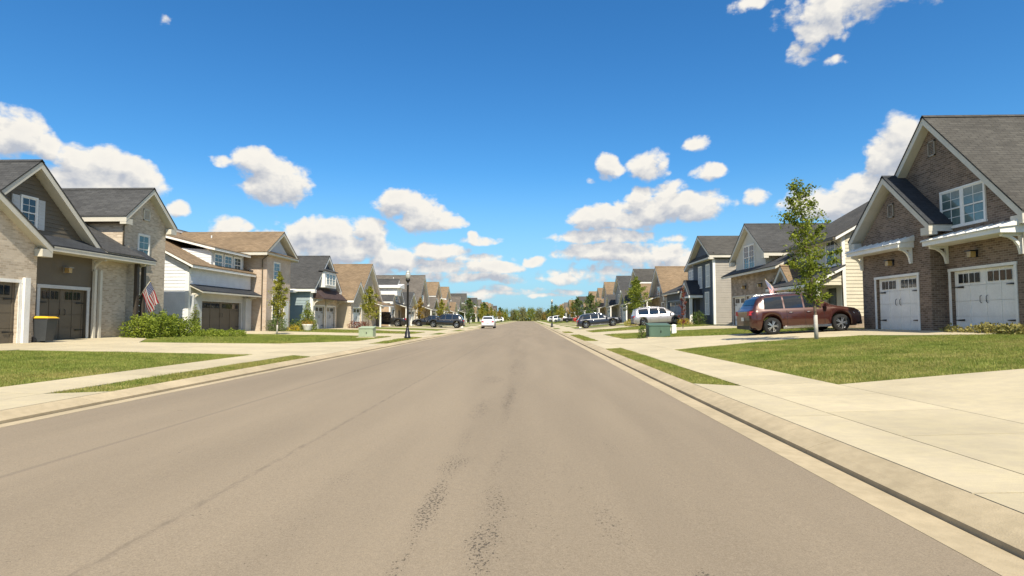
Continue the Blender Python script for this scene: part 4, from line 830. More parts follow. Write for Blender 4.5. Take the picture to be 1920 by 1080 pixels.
street_house('tan_house', 'two storey tan brick house with tan roof, above the dark cars on the left', -1, 17.4, 107, 114, .2, 5.6, 8.3, SH_TN, BRK_TN, BRK_TN, gx=(114.2, 120))
# right side
street_house('tan_roof_house', 'cream house with tan shingle roof just left of the grey siding house', 1, 14.8, 63.6, 71, .8, 3.7, 7.3, SH_TN, CREAM, STONE, gx=(71.2, 77), depth=12)
street_house('tan_brick_house', 'tall tan brick house with grey roof and white corner trim, above the silver minivan', 1, 15.2, 80.5, 87, .8, 6.4, 8.4, SH_GB, BRK_TN, SLATE, gx=(87.2, 92.5), depth=12)
street_house('grey_roof_house', 'grey roofed two storey house behind the leafy green tree on the right', 1, 15.2, 96, 103.5, .8, 6.0, 8.6, SH_DK, GREYS, GREYS, gx=(103.7, 109))
street_house('tan_house', 'tan roofed house beyond the leafy green tree, above the dark car on the right', 1, 15.2, 112.5, 120, .8, 5.8, 8.6, SH_TN, BEIGE, BRK_PK, gx=(120.2, 126))
roofs = [(SH_DK, 'charcoal'), (SH_TN, 'tan'), (SH_GB, 'grey'), (SH_BR, 'brown')]
walls = [(BEIGE, 'beige'), (GREYS, 'grey'), (BRK_CR, 'cream brick'), (SAGE, 'sage'), (WSID, 'white'), (BRK_TN, 'tan brick')]
ordn = ['first', 'second', 'third', 'fourth', 'fifth', 'sixth', 'seventh', 'eighth', 'ninth', 'tenth', 'eleventh', 'twelfth', 'thirteenth']
for s in (-1, 1):
    y = 123.5 if s < 0 else 129
    for k in range(12):
        rm, rn = roofs[(k*3+(s > 0)+random.randint(0, 1)) % 4]; wm, wn = walls[(k*2+(s > 0)*3+random.randint(0, 1)) % 6]
        w = random.uniform(7, 8.5); two = random.random() < .6
        if s > 0: side = 'right'; ref = 'tan roofed house on the right'
        else: side = 'left'; ref = 'tan brick house on the left'
        street_house('far_house', f'distant {wn} house with {rn} roof, {ordn[k]} beyond the {ref}', s, (15.4 if s > 0 else 17.4)+random.uniform(-.4, .6), y, y+w, .75 if s > 0 else .2,
                     5.7 if two else 3.6, 8.3 if two else 6.8, rm, wm, walls[(k+2) % 6][0], gx=(y+w+.2, y+w+6), win=k < 6)
        y += 16.8

# ------------------------------------------------------------------ lamp posts, boxes, bins
def lamp_post():
    t = thing('street_lamp', 'black post top street lamp with pale lantern on the left verge, nearest to the camera', 'street lamp', (-7.42, 35.7, .09)); t['_w'] = (0., 0., 0.)
    MB().lathe([(.20, 0), (.20, .12), (.16, .16), (.15, .42), (.11, .48), (.085, .62), (.075, .7)], n=16).build('base', BLACKM, t)
    MB().lathe([(.075, .68), (.068, 1.6), (.062, 3.2), (.075, 3.22), (.075, 3.3), (.058, 3.32), (.058, 3.45)], n=14).build('post', BLACKM, t)
    f = MB().lathe([(.05, 3.43), (.10, 3.50), (.14, 3.56), (.15, 3.62), (.12, 3.64)], n=14).build('lantern_base', BLACKM, t)
    MB().lathe([(.12, 3.64), (.16, 3.76), (.165, 3.90), (.13, 4.03), (.10, 4.06)], n=14).build('globe', mat('frosted_lantern', (.40, .40, .36), .2, spec=.7), t)
    MB().lathe([(.12, 4.06), (.10, 4.10), (.03, 4.15), (.02, 4.20)], n=12).build('finial', mat('pale_finial', (.55, .55, .5), .5), t)
    return t
L0 = lamp_post(); L0['group'] = 'street lamps along the road'
dup(L0, (3.42, 88, .09), 0, 'black post top street lamp on the right verge, seen against the sky', 'street lamps along the road')
def tbox(loc, w, d, hgt, m, label):
    t = thing('transformer_box', label, 'utility box', loc); t['_w'] = (0., 0., 0.)
    MB().box((-w/2-.12, -d/2-.12, -.15), (w/2+.12, d/2+.12, .07)).build('pad', CONC, t)
    b = MB().hexa([(-w/2, -d/2, .07), (w/2, -d/2, .07), (w/2, d/2, .07), (-w/2, d/2, .07)], [(-w/2, -d/2, hgt*.86), (w/2, -d/2, hgt*.86), (w/2, d/2, hgt), (-w/2, d/2, hgt)]).build('cabinet', m, t)
    MB().hexa([(-w/2-.03, -d/2-.04, hgt*.86), (w/2+.03, -d/2-.04, hgt*.86), (w/2+.03, d/2+.03, hgt), (-w/2-.03, d/2+.03, hgt)], [(-w/2-.03, -d/2-.04, hgt*.86+.04), (w/2+.03, -d/2-.04, hgt*.86+.04), (w/2+.03, d/2+.03, hgt+.04), (-w/2-.03, d/2+.03, hgt+.04)]).build('lid', m, t)
    MB().box((-w/2+.05, -d/2-.015, .12), (-.01, -d/2, hgt*.82)).box((.01, -d/2-.015, .12), (w/2-.05, -d/2, hgt*.82)).build('door', m, t)
    MB().box((.03, -d/2-.035, hgt*.4), (.07, -d/2-.014, hgt*.55)).build('latch', BLACKM, t)
    return t
tbox((7.05, 32.4, gz(7.05)-.05), 1.12, .95, .78, paint('transformer_green', (.085, .145, .105)), 'dark green utility transformer cabinet on the right lawn in front of the minivan')
tbox((-9.75, 35.2, gz(-9.75)), .85, .7, .66, paint('pale_green_box', (.36, .42, .28)), 'pale green utility transformer cabinet on the left lawn beside the street lamp')
def pedestal(loc, label, hgt=.55, m=WHITE):
    t = thing('cable_pedestal', label, 'utility box', loc); t['_w'] = (0., 0., 0.)
    MB().hexa([(-.13, -.11, 0), (.13, -.11, 0), (.13, .11, 0), (-.13, .11, 0)], [(-.12, -.10, hgt-.07), (.12, -.10, hgt-.07), (.12, .10, hgt-.07), (-.12, .10, hgt-.07)]).build('housing', m, t)
    MB().hexa([(-.14, -.12, hgt-.07), (.14, -.12, hgt-.07), (.14, .12, hgt-.07), (-.14, .12, hgt-.07)], [(-.08, -.06, hgt), (.08, -.06, hgt), (.08, .06, hgt), (-.08, .06, hgt)]).build('cap', m, t); return t
pedestal((8.5, 34.8, gz(8.5)), 'white cable pedestal just right of the dark green transformer cabinet')
pedestal((5.9, 68, gz(5.9)), 'white cable pedestal behind the tail of the dark car on the right', .6)
pedestal((-11.1, 74.0, gz(-11.1)), 'white cable pedestal beside the dark cars on the left', .6)
pedestal((-8.9, 78.0, gz(-8.9)), 'white cable pedestal just left of the white car on the road', .6)
def bin_():
    t = thing('trash_bin', 'dark grey wheeled trash bin with bright yellow lid by the left garage doors', 'trash bin', (-18.15, 21.55, gz(-18)+.016)); t['_w'] = (0., 0., 0.)
    G = paint('bin_grey', (.05, .055, .06), .45)
    MB().hexa([(-.22, -.20, .06), (.16, -.20, .06), (.16, .20, .06), (-.22, .20, .06)], [(-.31, -.26, .90), (.26, -.26, .90), (.26, .26, .90), (-.31, .26, .90)]).box((.26, -.28, .86), (.29, .28, .91)).box((-.34, -.28, .86), (-.31, .28, .91)).build('bin_body', G, t)
    MB().hexa([(-.34, -.29, .91), (.31, -.29, .91), (.31, .29, .91), (-.34, .29, .91)], [(-.26, -.21, .99), (.22, -.21, .97), (.22, .21, .97), (-.26, .21, .99)]).build('lid', paint('yellow_plastic', (.75, .45, .03), .4), t)
    MB().tube([(-.38, -.22, .92), (-.38, .22, .92)], .018, 6).build('handle', G, t)
    for y in (-.25, .25): MB().tube([(-.24, y-.03, .11), (-.26, y+.03, .11)], .11, 14).build('wheel', BLACKM, t)
    t.rotation_euler = (0, 0, R(4))
bin_()

# ------------------------------------------------------------------ flags
def flag_mat():
    m = bpy.data.materials.new('stars_and_stripes'); m.use_nodes = True; t = m.node_tree; b = t.nodes['Principled BSDF']
    uv = t.nodes.new('ShaderNodeTexCoord').outputs['UV']; s = N(t, 'ShaderNodeSeparateXYZ', {0: uv}); U, V = s.outputs[0], s.outputs[1]
    st = M_(t, 'GREATER_THAN', M_(t, 'FRACT', M_(t, 'MULTIPLY_ADD', V, 6.5, 0.0)), .5)
    c = MIX(t, st, (.50, .02, .03), (.8, .8, .78))
    can = M_(t, 'MULTIPLY', M_(t, 'LESS_THAN', U, .4), M_(t, 'GREATER_THAN', V, 6/13))
    fu = M_(t, 'SUBTRACT', M_(t, 'FRACT', M_(t, 'MULTIPLY', U, 15.)), .5); fv = M_(t, 'SUBTRACT', M_(t, 'FRACT', M_(t, 'MULTIPLY', M_(t, 'SUBTRACT', V, 6/13), 16.7)), .5)
    dd = M_(t, 'ADD', M_(t, 'MULTIPLY', fu, fu), M_(t, 'MULTIPLY', fv, fv)); star = M_(t, 'LESS_THAN', dd, .075)
    cc = MIX(t, star, (.03, .05, .20), (.8, .8, .8)); c = MIX(t, can, c, cc)
    t.links.new(c, b.inputs['Base Color']); b.inputs['Roughness'].default_value = .8
    tr = N(t, 'ShaderNodeBsdfTranslucent', {'Color': c}); mx = N(t, 'ShaderNodeMixShader', {0: .25, 1: b.outputs[0], 2: tr.outputs[0]}); t.links.new(mx.outputs[0], t.nodes['Material Output'].inputs[0]); return m
FLAG = flag_mat()
def flag(wallp, d, L, fl, fh, label, droop=.75):
    """pole leaves the wall along d; the cloth hangs from its outer end"""
    t = thing('flag', label, 'flag', wallp); t['_w'] = (0., 0., 0.); d = Vector(d).normalized(); e = d*L
    MB().tube([(0, 0, 0), e], .016, 8).build('flagpole', mat('pale_pole', (.6, .55, .45), .4), t)
    MB().lathe([(.0, -.03), (.03, 0), (0, .03)], c=tuple(e), n=8).build('finial', mat('brass', (.5, .35, .1), .3, metal=1.), t)
    me = bpy.data.meshes.new('cloth'); nu, nv = 22, 12; vs = []; uvs = []
    for i in range(nu+1):
        for j in range(nv+1):
            u, v = i/nu, j/nv
            p = e*(1-(1-v)*fh/L*.92)                # hoist runs along the pole, canton at the tip
            side = Vector((0, 0, -1)); f = u*fl
            fold = math.sin(u*7+v*5)*.05*u+math.sin(v*11+u*3)*.045*u
            vs.append(p+side*f*droop+Vector((d.x, d.y, 0))*(-.18*u*(1-v)*fh)+Vector((-d.y, d.x, 0)).normalized()*(fold+f*.35)); uvs.append((u, v))
    fs = [(i*(nv+1)+j, (i+1)*(nv+1)+j, (i+1)*(nv+1)+j+1, i*(nv+1)+j+1) for i in range(nu) for j in range(nv)]
    me.from_pydata(vs, [], fs); L_ = me.uv_layers.new(name='UVMap')
    for lp in me.loops: L_.data[lp.index].uv = uvs[lp.vertex_index]
    me.polygons.foreach_set('use_smooth', [True]*len(fs)); me.materials.append(FLAG)
    o = bpy.data.objects.new('cloth', me); C.objects.link(o); o.parent = t; return t
flag((-19.35, 28.4, 2.2), (.62, -.22, .70), 1.3, 1.4, .85, 'striped American flag on an angled pole by the left porch above the bushes')
flag((14.98, 35.2, 2.7), (-.75, -.25, .62), 1.5, 1.45, .95, 'striped American flag on an angled pole above the roof of the brown car')
flag((15.3, 78.5, 2.5), (-.9, -.1, .5), 1.5, 1.4, .9, 'distant American flag hanging beside the leafy tree on the right')

# ------------------------------------------------------------------ cars
TYRE = mat('tyre_rubber', (.02, .02, .021), .85); RIM = mat('alloy_rim', (.55, .56, .58), .28, metal=.9); PLAST = mat('black_plastic', (.025, .025, .027), .6)
CHROME = mat('chrome', (.75, .75, .77), .15, metal=1.); REDL = mat('tail_light_red', (.42, .01, .015), .2, spec=.8); HEADL = mat('headlight_clear', (.7, .72, .75), .12, spec=.9)
CARG = mat('car_glass', (.010, .014, .020), .04, var=.1, spec=1.0)
def carpaint(name, c, metal=.35): return mat(name, c, .28, var=.02, scale=1., metal=metal, coat=.8, spec=.6, col2=tuple(x*.97 for x in c))
def car(label, m, Ln=5.0, W=1.92, H=1.74, kind='suv', loc=(0, 0, 0), rz=0, name='parked_car', group=None, rims=RIM):
    """nose towards +x in its own frame, origin under its middle"""
    t = thing(name, label, 'car', loc, group); t['_w'] = (0., 0., 0.); t.rotation_euler = (0, 0, rz)
    hw = W/2; wr = .37 if kind in ('suv', 'truck') else .33; gc = .22 if kind in ('suv', 'truck') else .17
    xr, xf = .19*Ln, .80*Ln
    if kind == 'suv':   T = [(0, .62), (.012, .98), (.035, 1.02/1.74), (.085, 1.55/1.74), (.13, 1.68/1.74), (.25, 1.735/1.74), (.45, 1.0), (.56, .985), (.735, .675), (.79, .635), (.93, .565), (.985, .50), (1, .40)]; Bt = [(0, .55), (.05, .615), (.5, .60), (.76, .60), (.93, .54), (1, .37)]
    elif kind == 'van': T = [(0, .56), (.02, .60), (.05, .90), (.10, .965), (.3, 1.0), (.5, .995), (.62, .955), (.79, .635), (.86, .585), (.96, .50), (1, .38)]; Bt = [(0, .50), (.05, .58), (.5, .56), (.82, .57), (.93, .52), (1, .35)]
    elif kind == 'truck': T = [(0, .56), (.02, .60), (.33, .61), (.345, .92), (.38, .985), (.5, 1.0), (.60, .98), (.70, .66), (.9, .60), (.98, .52), (1, .40)]; Bt = [(0, .55), (.05, .59), (.5, .59), (.72, .60), (.93, .54), (1, .37)]
    else:               T = [(0, .50), (.02, .66), (.12, .70), (.27, .955), (.38, 1.0), (.48, .99), (.68, .70), (.9, .60), (.98, .50), (1, .38)]; Bt = [(0, .48), (.03, .62), (.5, .61), (.7, .63), (.93, .55), (1, .35)]
    if kind == 'suv': T = [(0, .60), (.012, .63), (.035, .66), (.085, .89), (.13, .965), (.25, .995), (.45, 1.0), (.56, .985), (.735, .675), (.79, .635), (.93, .565), (.985, .50), (1, .40)]
    def ip(tab, u): return float(np.interp(u, [a for a, b in tab], [b for a, b in tab]))
    top = lambda x: ip(T, x/Ln)*H; belt = lambda x: min(ip(Bt, x/Ln)*H, top(x)-.012)
    def width(x):
        u = x/Ln; e = min(u/.07, (1-u)/.10, 1); return hw*(.80+.20*math.sqrt(max(0, 1-(1-e)**2)))
    def zbot(x):
        z = gc+.10 if (x < .06*Ln or x > .94*Ln) else gc
        for c in (xr, xf):
            d = abs(x-c); Ra = wr+.055
            if d < Ra: z = max(z, wr+math.sqrt(Ra*Ra-d*d))
        return z
    def ring(x):
        w = width(x); b = belt(x); tp = top(x); zb = min(zbot(x), b-.06); rise = tp-b; gr = min(1, rise/.45)
        wrf = w*(.95-.20*gr); lo = min(zb+.10, b-.05); mid = max(min(.60*H*.62, b-.10), lo+.01)
        return [(0, zb), (w*.88, zb), (w*.985, max(lo, zb+.01)), (w, mid), (w*.985, b-.03 if b-.03 > mid else mid+.005), (w*.955, b),
                ((w*.955*.45+wrf*.55), b+rise*.55), (wrf*.985, tp-.07*gr-.004), (wrf*.90, tp-.022*gr-.002), (wrf*.5, tp-.004), (0, tp)]
    st = sorted(set([0, .01*Ln, .03*Ln, .06*Ln, .94*Ln, .97*Ln, .99*Ln, Ln]+[Ln*k/44 for k in range(1, 44)]+[c+q*(wr+.055) for c in (xr, xf) for q in (-1, -.98, -.9, -.75, -.5, -.25, 0, .25, .5, .75, .9, .98, 1)]+[a*Ln for a, b in T]))
    mb = MB(); NR = 11
    for x in st:
        r = ring(x); mb.v += [(x-Ln/2, y, z) for y, z in r]+[(x-Ln/2, -y, z) for y, z in r[1:-1]]
    full = 2*NR-2
    idx = list(range(NR))+[NR+k for k in reversed(range(NR-2))]
    for a in range(len(st)-1):
        for j in range(full):
            p, q = idx[j], idx[(j+1) % full]; A, B = a*full, (a+1)*full
            mb.f.append((A+p, A+q, B+q, B+p)); mb.sm.append(True)
    mb.f.append(tuple(idx)); mb.sm.append(False); mb.f.append(tuple((len(st)-1)*full+i for i in idx)); mb.sm.append(False)
    body = mb.build('body', m, t, uv=False)
    # glass patches lie just outside the body surface
    def pt(x, k, sgn, o=.008):
        r = ring(x); i = int(k); f = k-i; i2 = min(i+1, NR-1); y = r[i][0]*(1-f)+r[i2][0]*f; z = r[i][1]*(1-f)+r[i2][1]*f
        dy, dz = (o, o*.5) if k < 7.3 else (o*.3, o*1.6)
        return (x-Ln/2, sgn*(y+dy), z+dz)
    def patch(x0, x1, k0, k1, sgn, nx=6, nk=3, skew0=0, skew1=0):
        g = MB(); n = nk+1
        for i in range(nx+1):
            for j in range(n):
                f = j/nk; xx = (x0+skew0*f)+((x1+skew1*f)-(x0+skew0*f))*i/nx; g.v.append(pt(xx, k0+(k1-k0)*f, sgn))
        for i in range(nx):
            for j in range(nk): a = i*n+j; g.f.append((a, a+1, a+n+1, a+n)); g.sm.append(True)
        return g
    roof_f = {'suv': .56, 'van': .62, 'truck': .60, 'sedan': .48}[kind]*Ln; cowl = {'suv': .735, 'van': .79, 'truck': .70, 'sedan': .68}[kind]*Ln
    roof_r = {'suv': .10, 'van': .07, 'truck': .38, 'sedan': .30}[kind]*Ln; back = {'suv': .04, 'van': .03, 'truck': .34, 'sedan': .13}[kind]*Ln
    side = {'suv': [(.13, .30), (.315, .475), (.49, .625)], 'van': [(.09, .30), (.315, .49), (.505, .66)], 'truck': [(.375, .475), (.485, .60)], 'sedan': [(.27, .41), (.425, .575)]}[kind]
    for sg in (1, -1):
        for i, (a, b) in enumerate(side):
            last = i == len(side)-1; first = i == 0
            patch(a*Ln, b*Ln, 5.12, 6.85, sg, 6, 3, skew0=(.05*Ln if first and kind in ('sedan',) else .015*Ln if first else 0), skew1=(-.055*Ln if last else 0)).build('side_window', CARG, t, uv=False)
    ws = MB(); bw = MB()
    for g_, xa, xb in ((ws, roof_f+.02*Ln, cowl-.012*Ln), (bw, back+.015*Ln, roof_r-.005)):
        n = 9; pts = []
        for i in range(7):
            x = xa+(xb-xa)*i/6; r = ring(x); yy = r[8][0]*.97; zz = top(x)
            for j in range(n): f = -1+2*j/(n-1); pts.append((x-Ln/2+(.012 if g_ is ws else -.012), f*yy, zz+.010-abs(f)**3*.022))
        g_.v += pts
        for i in range(6):
            for j in range(n-1): a = i*n+j; g_.f.append((a, a+1, a+n+1, a+n)); g_.sm.append(True)
    ws.build('windshield', CARG, t, uv=False); bw.build('rear_window', CARG, t, uv=False)
    # wheels
    for c in (xr, xf):
        for sg in (1, -1):
            cx, cy = c-Ln/2, sg*(hw-.115); wt_ = MB(); prof = [(wr-.13, .11), (wr-.02, .115), (wr, .085), (wr, -.085), (wr-.02, -.115), (wr-.13, -.11)]
            n = 24; rings = []
            for r_, o_ in prof:
                i = len(wt_.v); wt_.v += [(cx+r_*math.cos(2*math.pi*j/n), cy+sg*o_, wr+r_*math.sin(2*math.pi*j/n)) for j in range(n)]; rings.append(i)
            for a, b in zip(rings, rings[1:]):
                for j in range(n): wt_.f.append((a+j, a+(j+1) % n, b+(j+1) % n, b+j)); wt_.sm.append(True)
            w_ = wt_.build('wheel', TYRE, t, uv=False)
            rm = MB(); R2 = wr-.125; yo = cy+sg*.085
            for k in range(5):
                for dlt in (-.13, .13):
                    a = 2*math.pi*k/5+dlt; rm.beam((cx+.03*math.cos(a), yo+sg*.012, wr+.03*math.sin(a)), (cx+R2*math.cos(a+dlt*.4), yo, wr+R2*math.sin(a+dlt*.4)), .035, .03, up=(0, 1, 0))
            rm.tube([(cx, yo-sg*.01, wr), (cx, yo+sg*.03, wr)], .055, 10)
            for j in range(n):
                a0, a1 = 2*math.pi*j/n, 2*math.pi*(j+1)/n
                q = [(cx+rr*math.cos(a), cy+sg*oo, wr+rr*math.sin(a)) for rr, oo, a in ((wr-.13, .112, a0), (wr-.13, .112, a1), (wr-.155, .05, a1), (wr-.155, .05, a0))]; rm.face(q, True)
            rm.build('rim', rims, w_, uv=False)
            dk = MB(); dk.tube([(cx, cy-sg*.02, wr), (cx, cy+sg*.03, wr)], wr-.125, 20); dk.build('brake_disc', PLAST, w_, uv=False)
    # lights, bumpers, trim
    for sg in (1, -1):
        tl = MB(); zz = belt(.05*Ln)
        x0 = -Ln/2; w0 = width(.01*Ln)
        tl.hexa([(x0-.015, sg*(w0*.62), zz-.22), (x0-.015, sg*(w0*.98), zz-.20), (x0+.30, sg*(width(.06*Ln)*.985+.012), zz-.16), (x0+.10, sg*w0*.60, zz-.20)],
                [(x0-.0, sg*(w0*.70), zz-.02), (x0+.0, sg*(w0*.97), zz-.02), (x0+.34, sg*(width(.07*Ln)*.965+.012), zz-.035), (x0+.12, sg*w0*.60, zz-.04)]).build('tail_light', REDL, t, uv=False)
        hx = Ln/2; w1 = width(.97*Ln); zh = belt(.96*Ln)
        MB().hexa([(hx-.05, sg*w1*.55, zh-.16), (hx-.12, sg*w1*.985, zh-.14), (hx-.42, sg*(width(.92*Ln)+.006), zh-.07), (hx-.25, sg*w1*.6, zh-.1)],
                  [(hx-.08, sg*w1*.55, zh-.02), (hx-.15, sg*w1*.97, zh-.01), (hx-.46, sg*(width(.92*Ln)*.985+.006), zh+.02), (hx-.25, sg*w1*.6, zh-.01)]).build('headlight', HEADL, t, uv=False)
        xm = cowl-.07*Ln-Ln/2; zm = belt(cowl-.05*Ln)+.10; ym = width(cowl-.06*Ln)*.95
        MB().hexa([(xm-.06, sg*(ym+.03), zm-.06), (xm+.10, sg*(ym+.03), zm-.06), (xm+.08, sg*(ym+.22), zm-.05), (xm-.04, sg*(ym+.22), zm-.05)],
                  [(xm-.06, sg*(ym+.03), zm+.06), (xm+.06, sg*(ym+.03), zm+.06), (xm+.04, sg*(ym+.22), zm+.08), (xm-.05, sg*(ym+.22), zm+.08)]).build('side_mirror', m, t, uv=False)
        sk = MB(); sk.box((xr+wr+.08-Ln/2, sg*(hw-.03), gc+.02), (xf-wr-.08-Ln/2, sg*(hw+.012), gc+.12)); sk.build('sill_trim', CHROME if kind == 'suv' else PLAST, t, uv=False)
        if kind in ('suv', 'van'):
            rl = MB(); x1, x2 = .14*Ln-Ln/2, .54*Ln-Ln/2; yy = hw*.66; z1_, z2_ = top(.14*Ln), top(.54*Ln)
            rl.tube([(x1, sg*yy, z1_), (x1+.1, sg*yy, z1_+.05), ((x1+x2)/2, sg*yy, H+.04), (x2-.1, sg*yy, z2_+.045), (x2, sg*yy, z2_)], .018, 6); rl.build('roof_rail', CHROME, t, uv=False)
        for q in ([.36, .52] if kind != 'truck' else [.42, .54]):
            zz = belt(q*Ln)-.13; MB().tube([(q*Ln-Ln/2-.1, sg*(hw+.005), zz), (q*Ln-Ln/2-.08, sg*(hw+.025), zz), (q*Ln-Ln/2+.08, sg*(hw+.025), zz), (q*Ln-Ln/2+.1, sg*(hw+.005), zz)], .012, 6).build('door_handle', CHROME, t, uv=False)
        # dark shut lines
        for q in ([.325, .485, .655] if kind != 'truck' else [.36, .48, .62]):
            MB().box((q*Ln-Ln/2-.004, sg*(hw-.012), gc+.16), (q*Ln-Ln/2+.004, sg*(hw+.002), belt(q*Ln)-.04)).build('door_gap', PLAST, t, uv=False)
    MB().box((-Ln/2-.02, -hw*.80, gc+.05), (-Ln/2+.12, hw*.80, gc+.20)).build('rear_bumper', PLAST, t, uv=False)
    MB().box((Ln/2-.12, -hw*.78, gc+.04), (Ln/2+.02, hw*.78, gc+.22)).build('front_bumper', PLAST, t, uv=False)
    MB().box((Ln/2-.06, -hw*.42, gc+.30), (Ln/2+.012, hw*.42, gc+.50)).build('grille', PLAST, t, uv=False)
    zp = gc+.42; MB().box((-Ln/2-.022, -.16, zp), (-Ln/2-.008, .16, zp+.16)).build('number_plate', paint('plate_white', (.6, .62, .6)), t, uv=False)
    return t
def gp(x, ex=0): return gz(x)+.016+ex
def on_drive(label, m, xa, xb, y, nose_in=True, kind='suv', H=1.74, W=1.92, name='parked_car', group='cars parked on the driveways', rims=RIM):
    """xa = street end |x|, xb = house end, signed by xa; pitched to the slope"""
    s = 1 if xa > 0 else -1; Ln = abs(xb-xa); cx = (xa+xb)/2; z0, z1 = gz(xa+.19*(xb-xa)), gz(xa+.81*(xb-xa)); ang = math.atan2(z1-z0, Ln*.62)
    c = car(label, m, Ln, W, H, kind, (cx, y, (z0+z1)/2+.018), 0, name, group, rims)
    head = 0 if (s > 0) == nose_in else math.pi          # nose towards +x or -x
    up = (z1-z0)/(Ln*.62)*(1 if xb > xa else -1)         # slope along +x
    pit = math.atan(up) if head == 0 else -math.atan(up)
    c.rotation_euler = (0, -pit, head); return c
on_drive('copper brown SUV with chrome sills parked on the driveway of the dark brick house', carpaint('copper_brown_paint', (.055, .012, .007), .25), 9.75, 14.62, 27.0, H=1.77, W=1.96)
on_drive('silver minivan parked on the driveway of the grey house behind the green transformer cabinet', carpaint('silver_paint', (.47, .45, .47), .45), 10.0, 14.9, 57.2, kind='van', H=1.76)
on_drive('dark blue black crossover parked across the sidewalk left of the leafy tree on the right', carpaint('navy_black_paint', (.018, .022, .034)), 5.4, 10.3, 66.0, kind='suv', H=1.58, W=1.85)
on_drive('red car parked far off on the right beyond the dark crossover', carpaint('red_paint', (.45, .02, .015), .1), 9.5, 14.2, 126.5, kind='sedan', H=1.45)
on_drive('black pickup parked far off on the right beside the red car', carpaint('black_paint', (.015, .015, .017)), 8.2, 13.5, 143, kind='truck', H=1.8)
on_drive('white van parked far off on the right beyond the red car', carpaint('white_car_paint', (.75, .75, .76), 0.), 6.3, 11.2, 160, kind='van', H=1.85)
on_drive('white SUV parked furthest off on the right, near the wood', MATS['white_car_paint'], 5.9, 10.6, 190, kind='suv', H=1.75)
on_drive('black SUV on a left driveway, nearest the road of the dark cars', MATS['black_paint'], -8.2, -13.0, 74.2, kind='suv', H=1.72)
on_drive('black sedan parked behind the black SUV on the left driveways', MATS['black_paint'], -11.2, -15.8, 79.5, kind='sedan', H=1.5)
on_drive('black pickup truck parked left of the street lamp in front of the brick house', MATS['black_paint'], -15.0, -20.3, 71.8, kind='truck', H=1.78)
on_drive('white car parked far off on the left beyond the white car on the road', MATS['white_car_paint'], -9.4, -14, 170, kind='sedan', H=1.5)
on_drive('white van parked furthest off on the left, near the wood', MATS['white_car_paint'], -9.2, -14, 214, kind='van', H=1.8)
c = car('white SUV seen from behind, parked at the left kerb of the road', MATS['white_car_paint'], 4.6, 1.86, 1.70, 'suv', (-5.72, 83.3, .0), math.pi/2, 'parked_car')
c['group'] = 'cars parked at the kerb'

# ------------------------------------------------------------------ trees and plants
def leaf_mesh(name, pts, size, m, droop=.3, asp=.55):
    n = len(pts); P = np.asarray(pts); a = rng.uniform(0, 2*np.pi, n); el_ = rng.normal(-droop, .6, n); sz = size*rng.uniform(.6, 1.35, n)
    d = np.stack([np.cos(a)*np.cos(el_), np.sin(a)*np.cos(el_), np.sin(el_)], 1); r = np.cross(d, rng.normal(size=(n, 3))); r /= np.linalg.norm(r, axis=1)[:, None]+1e-9
    nrm = np.cross(d, r); d *= sz[:, None]; r *= (sz*asp)[:, None]; bend = nrm*(sz*.12)[:, None]
    V = np.stack([P, P+d*.45+r*.5+bend, P+d, P+d*.45-r*.5+bend], 1).reshape(-1, 3)
    me = bpy.data.meshes.new(name); me.vertices.add(4*n); me.vertices.foreach_set('co', V.ravel()); me.loops.add(4*n); me.loops.foreach_set('vertex_index', np.arange(4*n, dtype=np.int32))
    me.polygons.add(n); me.polygons.foreach_set('loop_start', np.arange(0, 4*n, 4, dtype=np.int32)); me.update(calc_edges=True); me.materials.append(m); return me
def put(name, me, parent, m=None):
    o = bpy.data.objects.new(name, me); C.objects.link(o); o.parent = parent; return o
LG = leafmat('fresh_green_leaves', (.07, .12, .016), (.38, .42, .055), .42); LY = leafmat('yellowing_leaves', (.13, .16, .02), (.46, .42, .06), .35); LD = leafmat('dark_green_leaves', (.035, .075, .014), (.15, .20, .04)); LO = leafmat('orange_leaves', (.2, .15, .03), (.46, .30, .06))
LYG = leafmat('yellow_flowers', (.35, .28, .02), (.65, .48, .05)); LB = leafmat('bush_leaves', (.07, .12, .014), (.36, .42, .05), .35); LRD = leafmat('red_leaves', (.12, .03, .02), (.25, .07, .04)); LOL = leafmat('olive_wood_leaves', (.11, .12, .04), (.34, .31, .11))
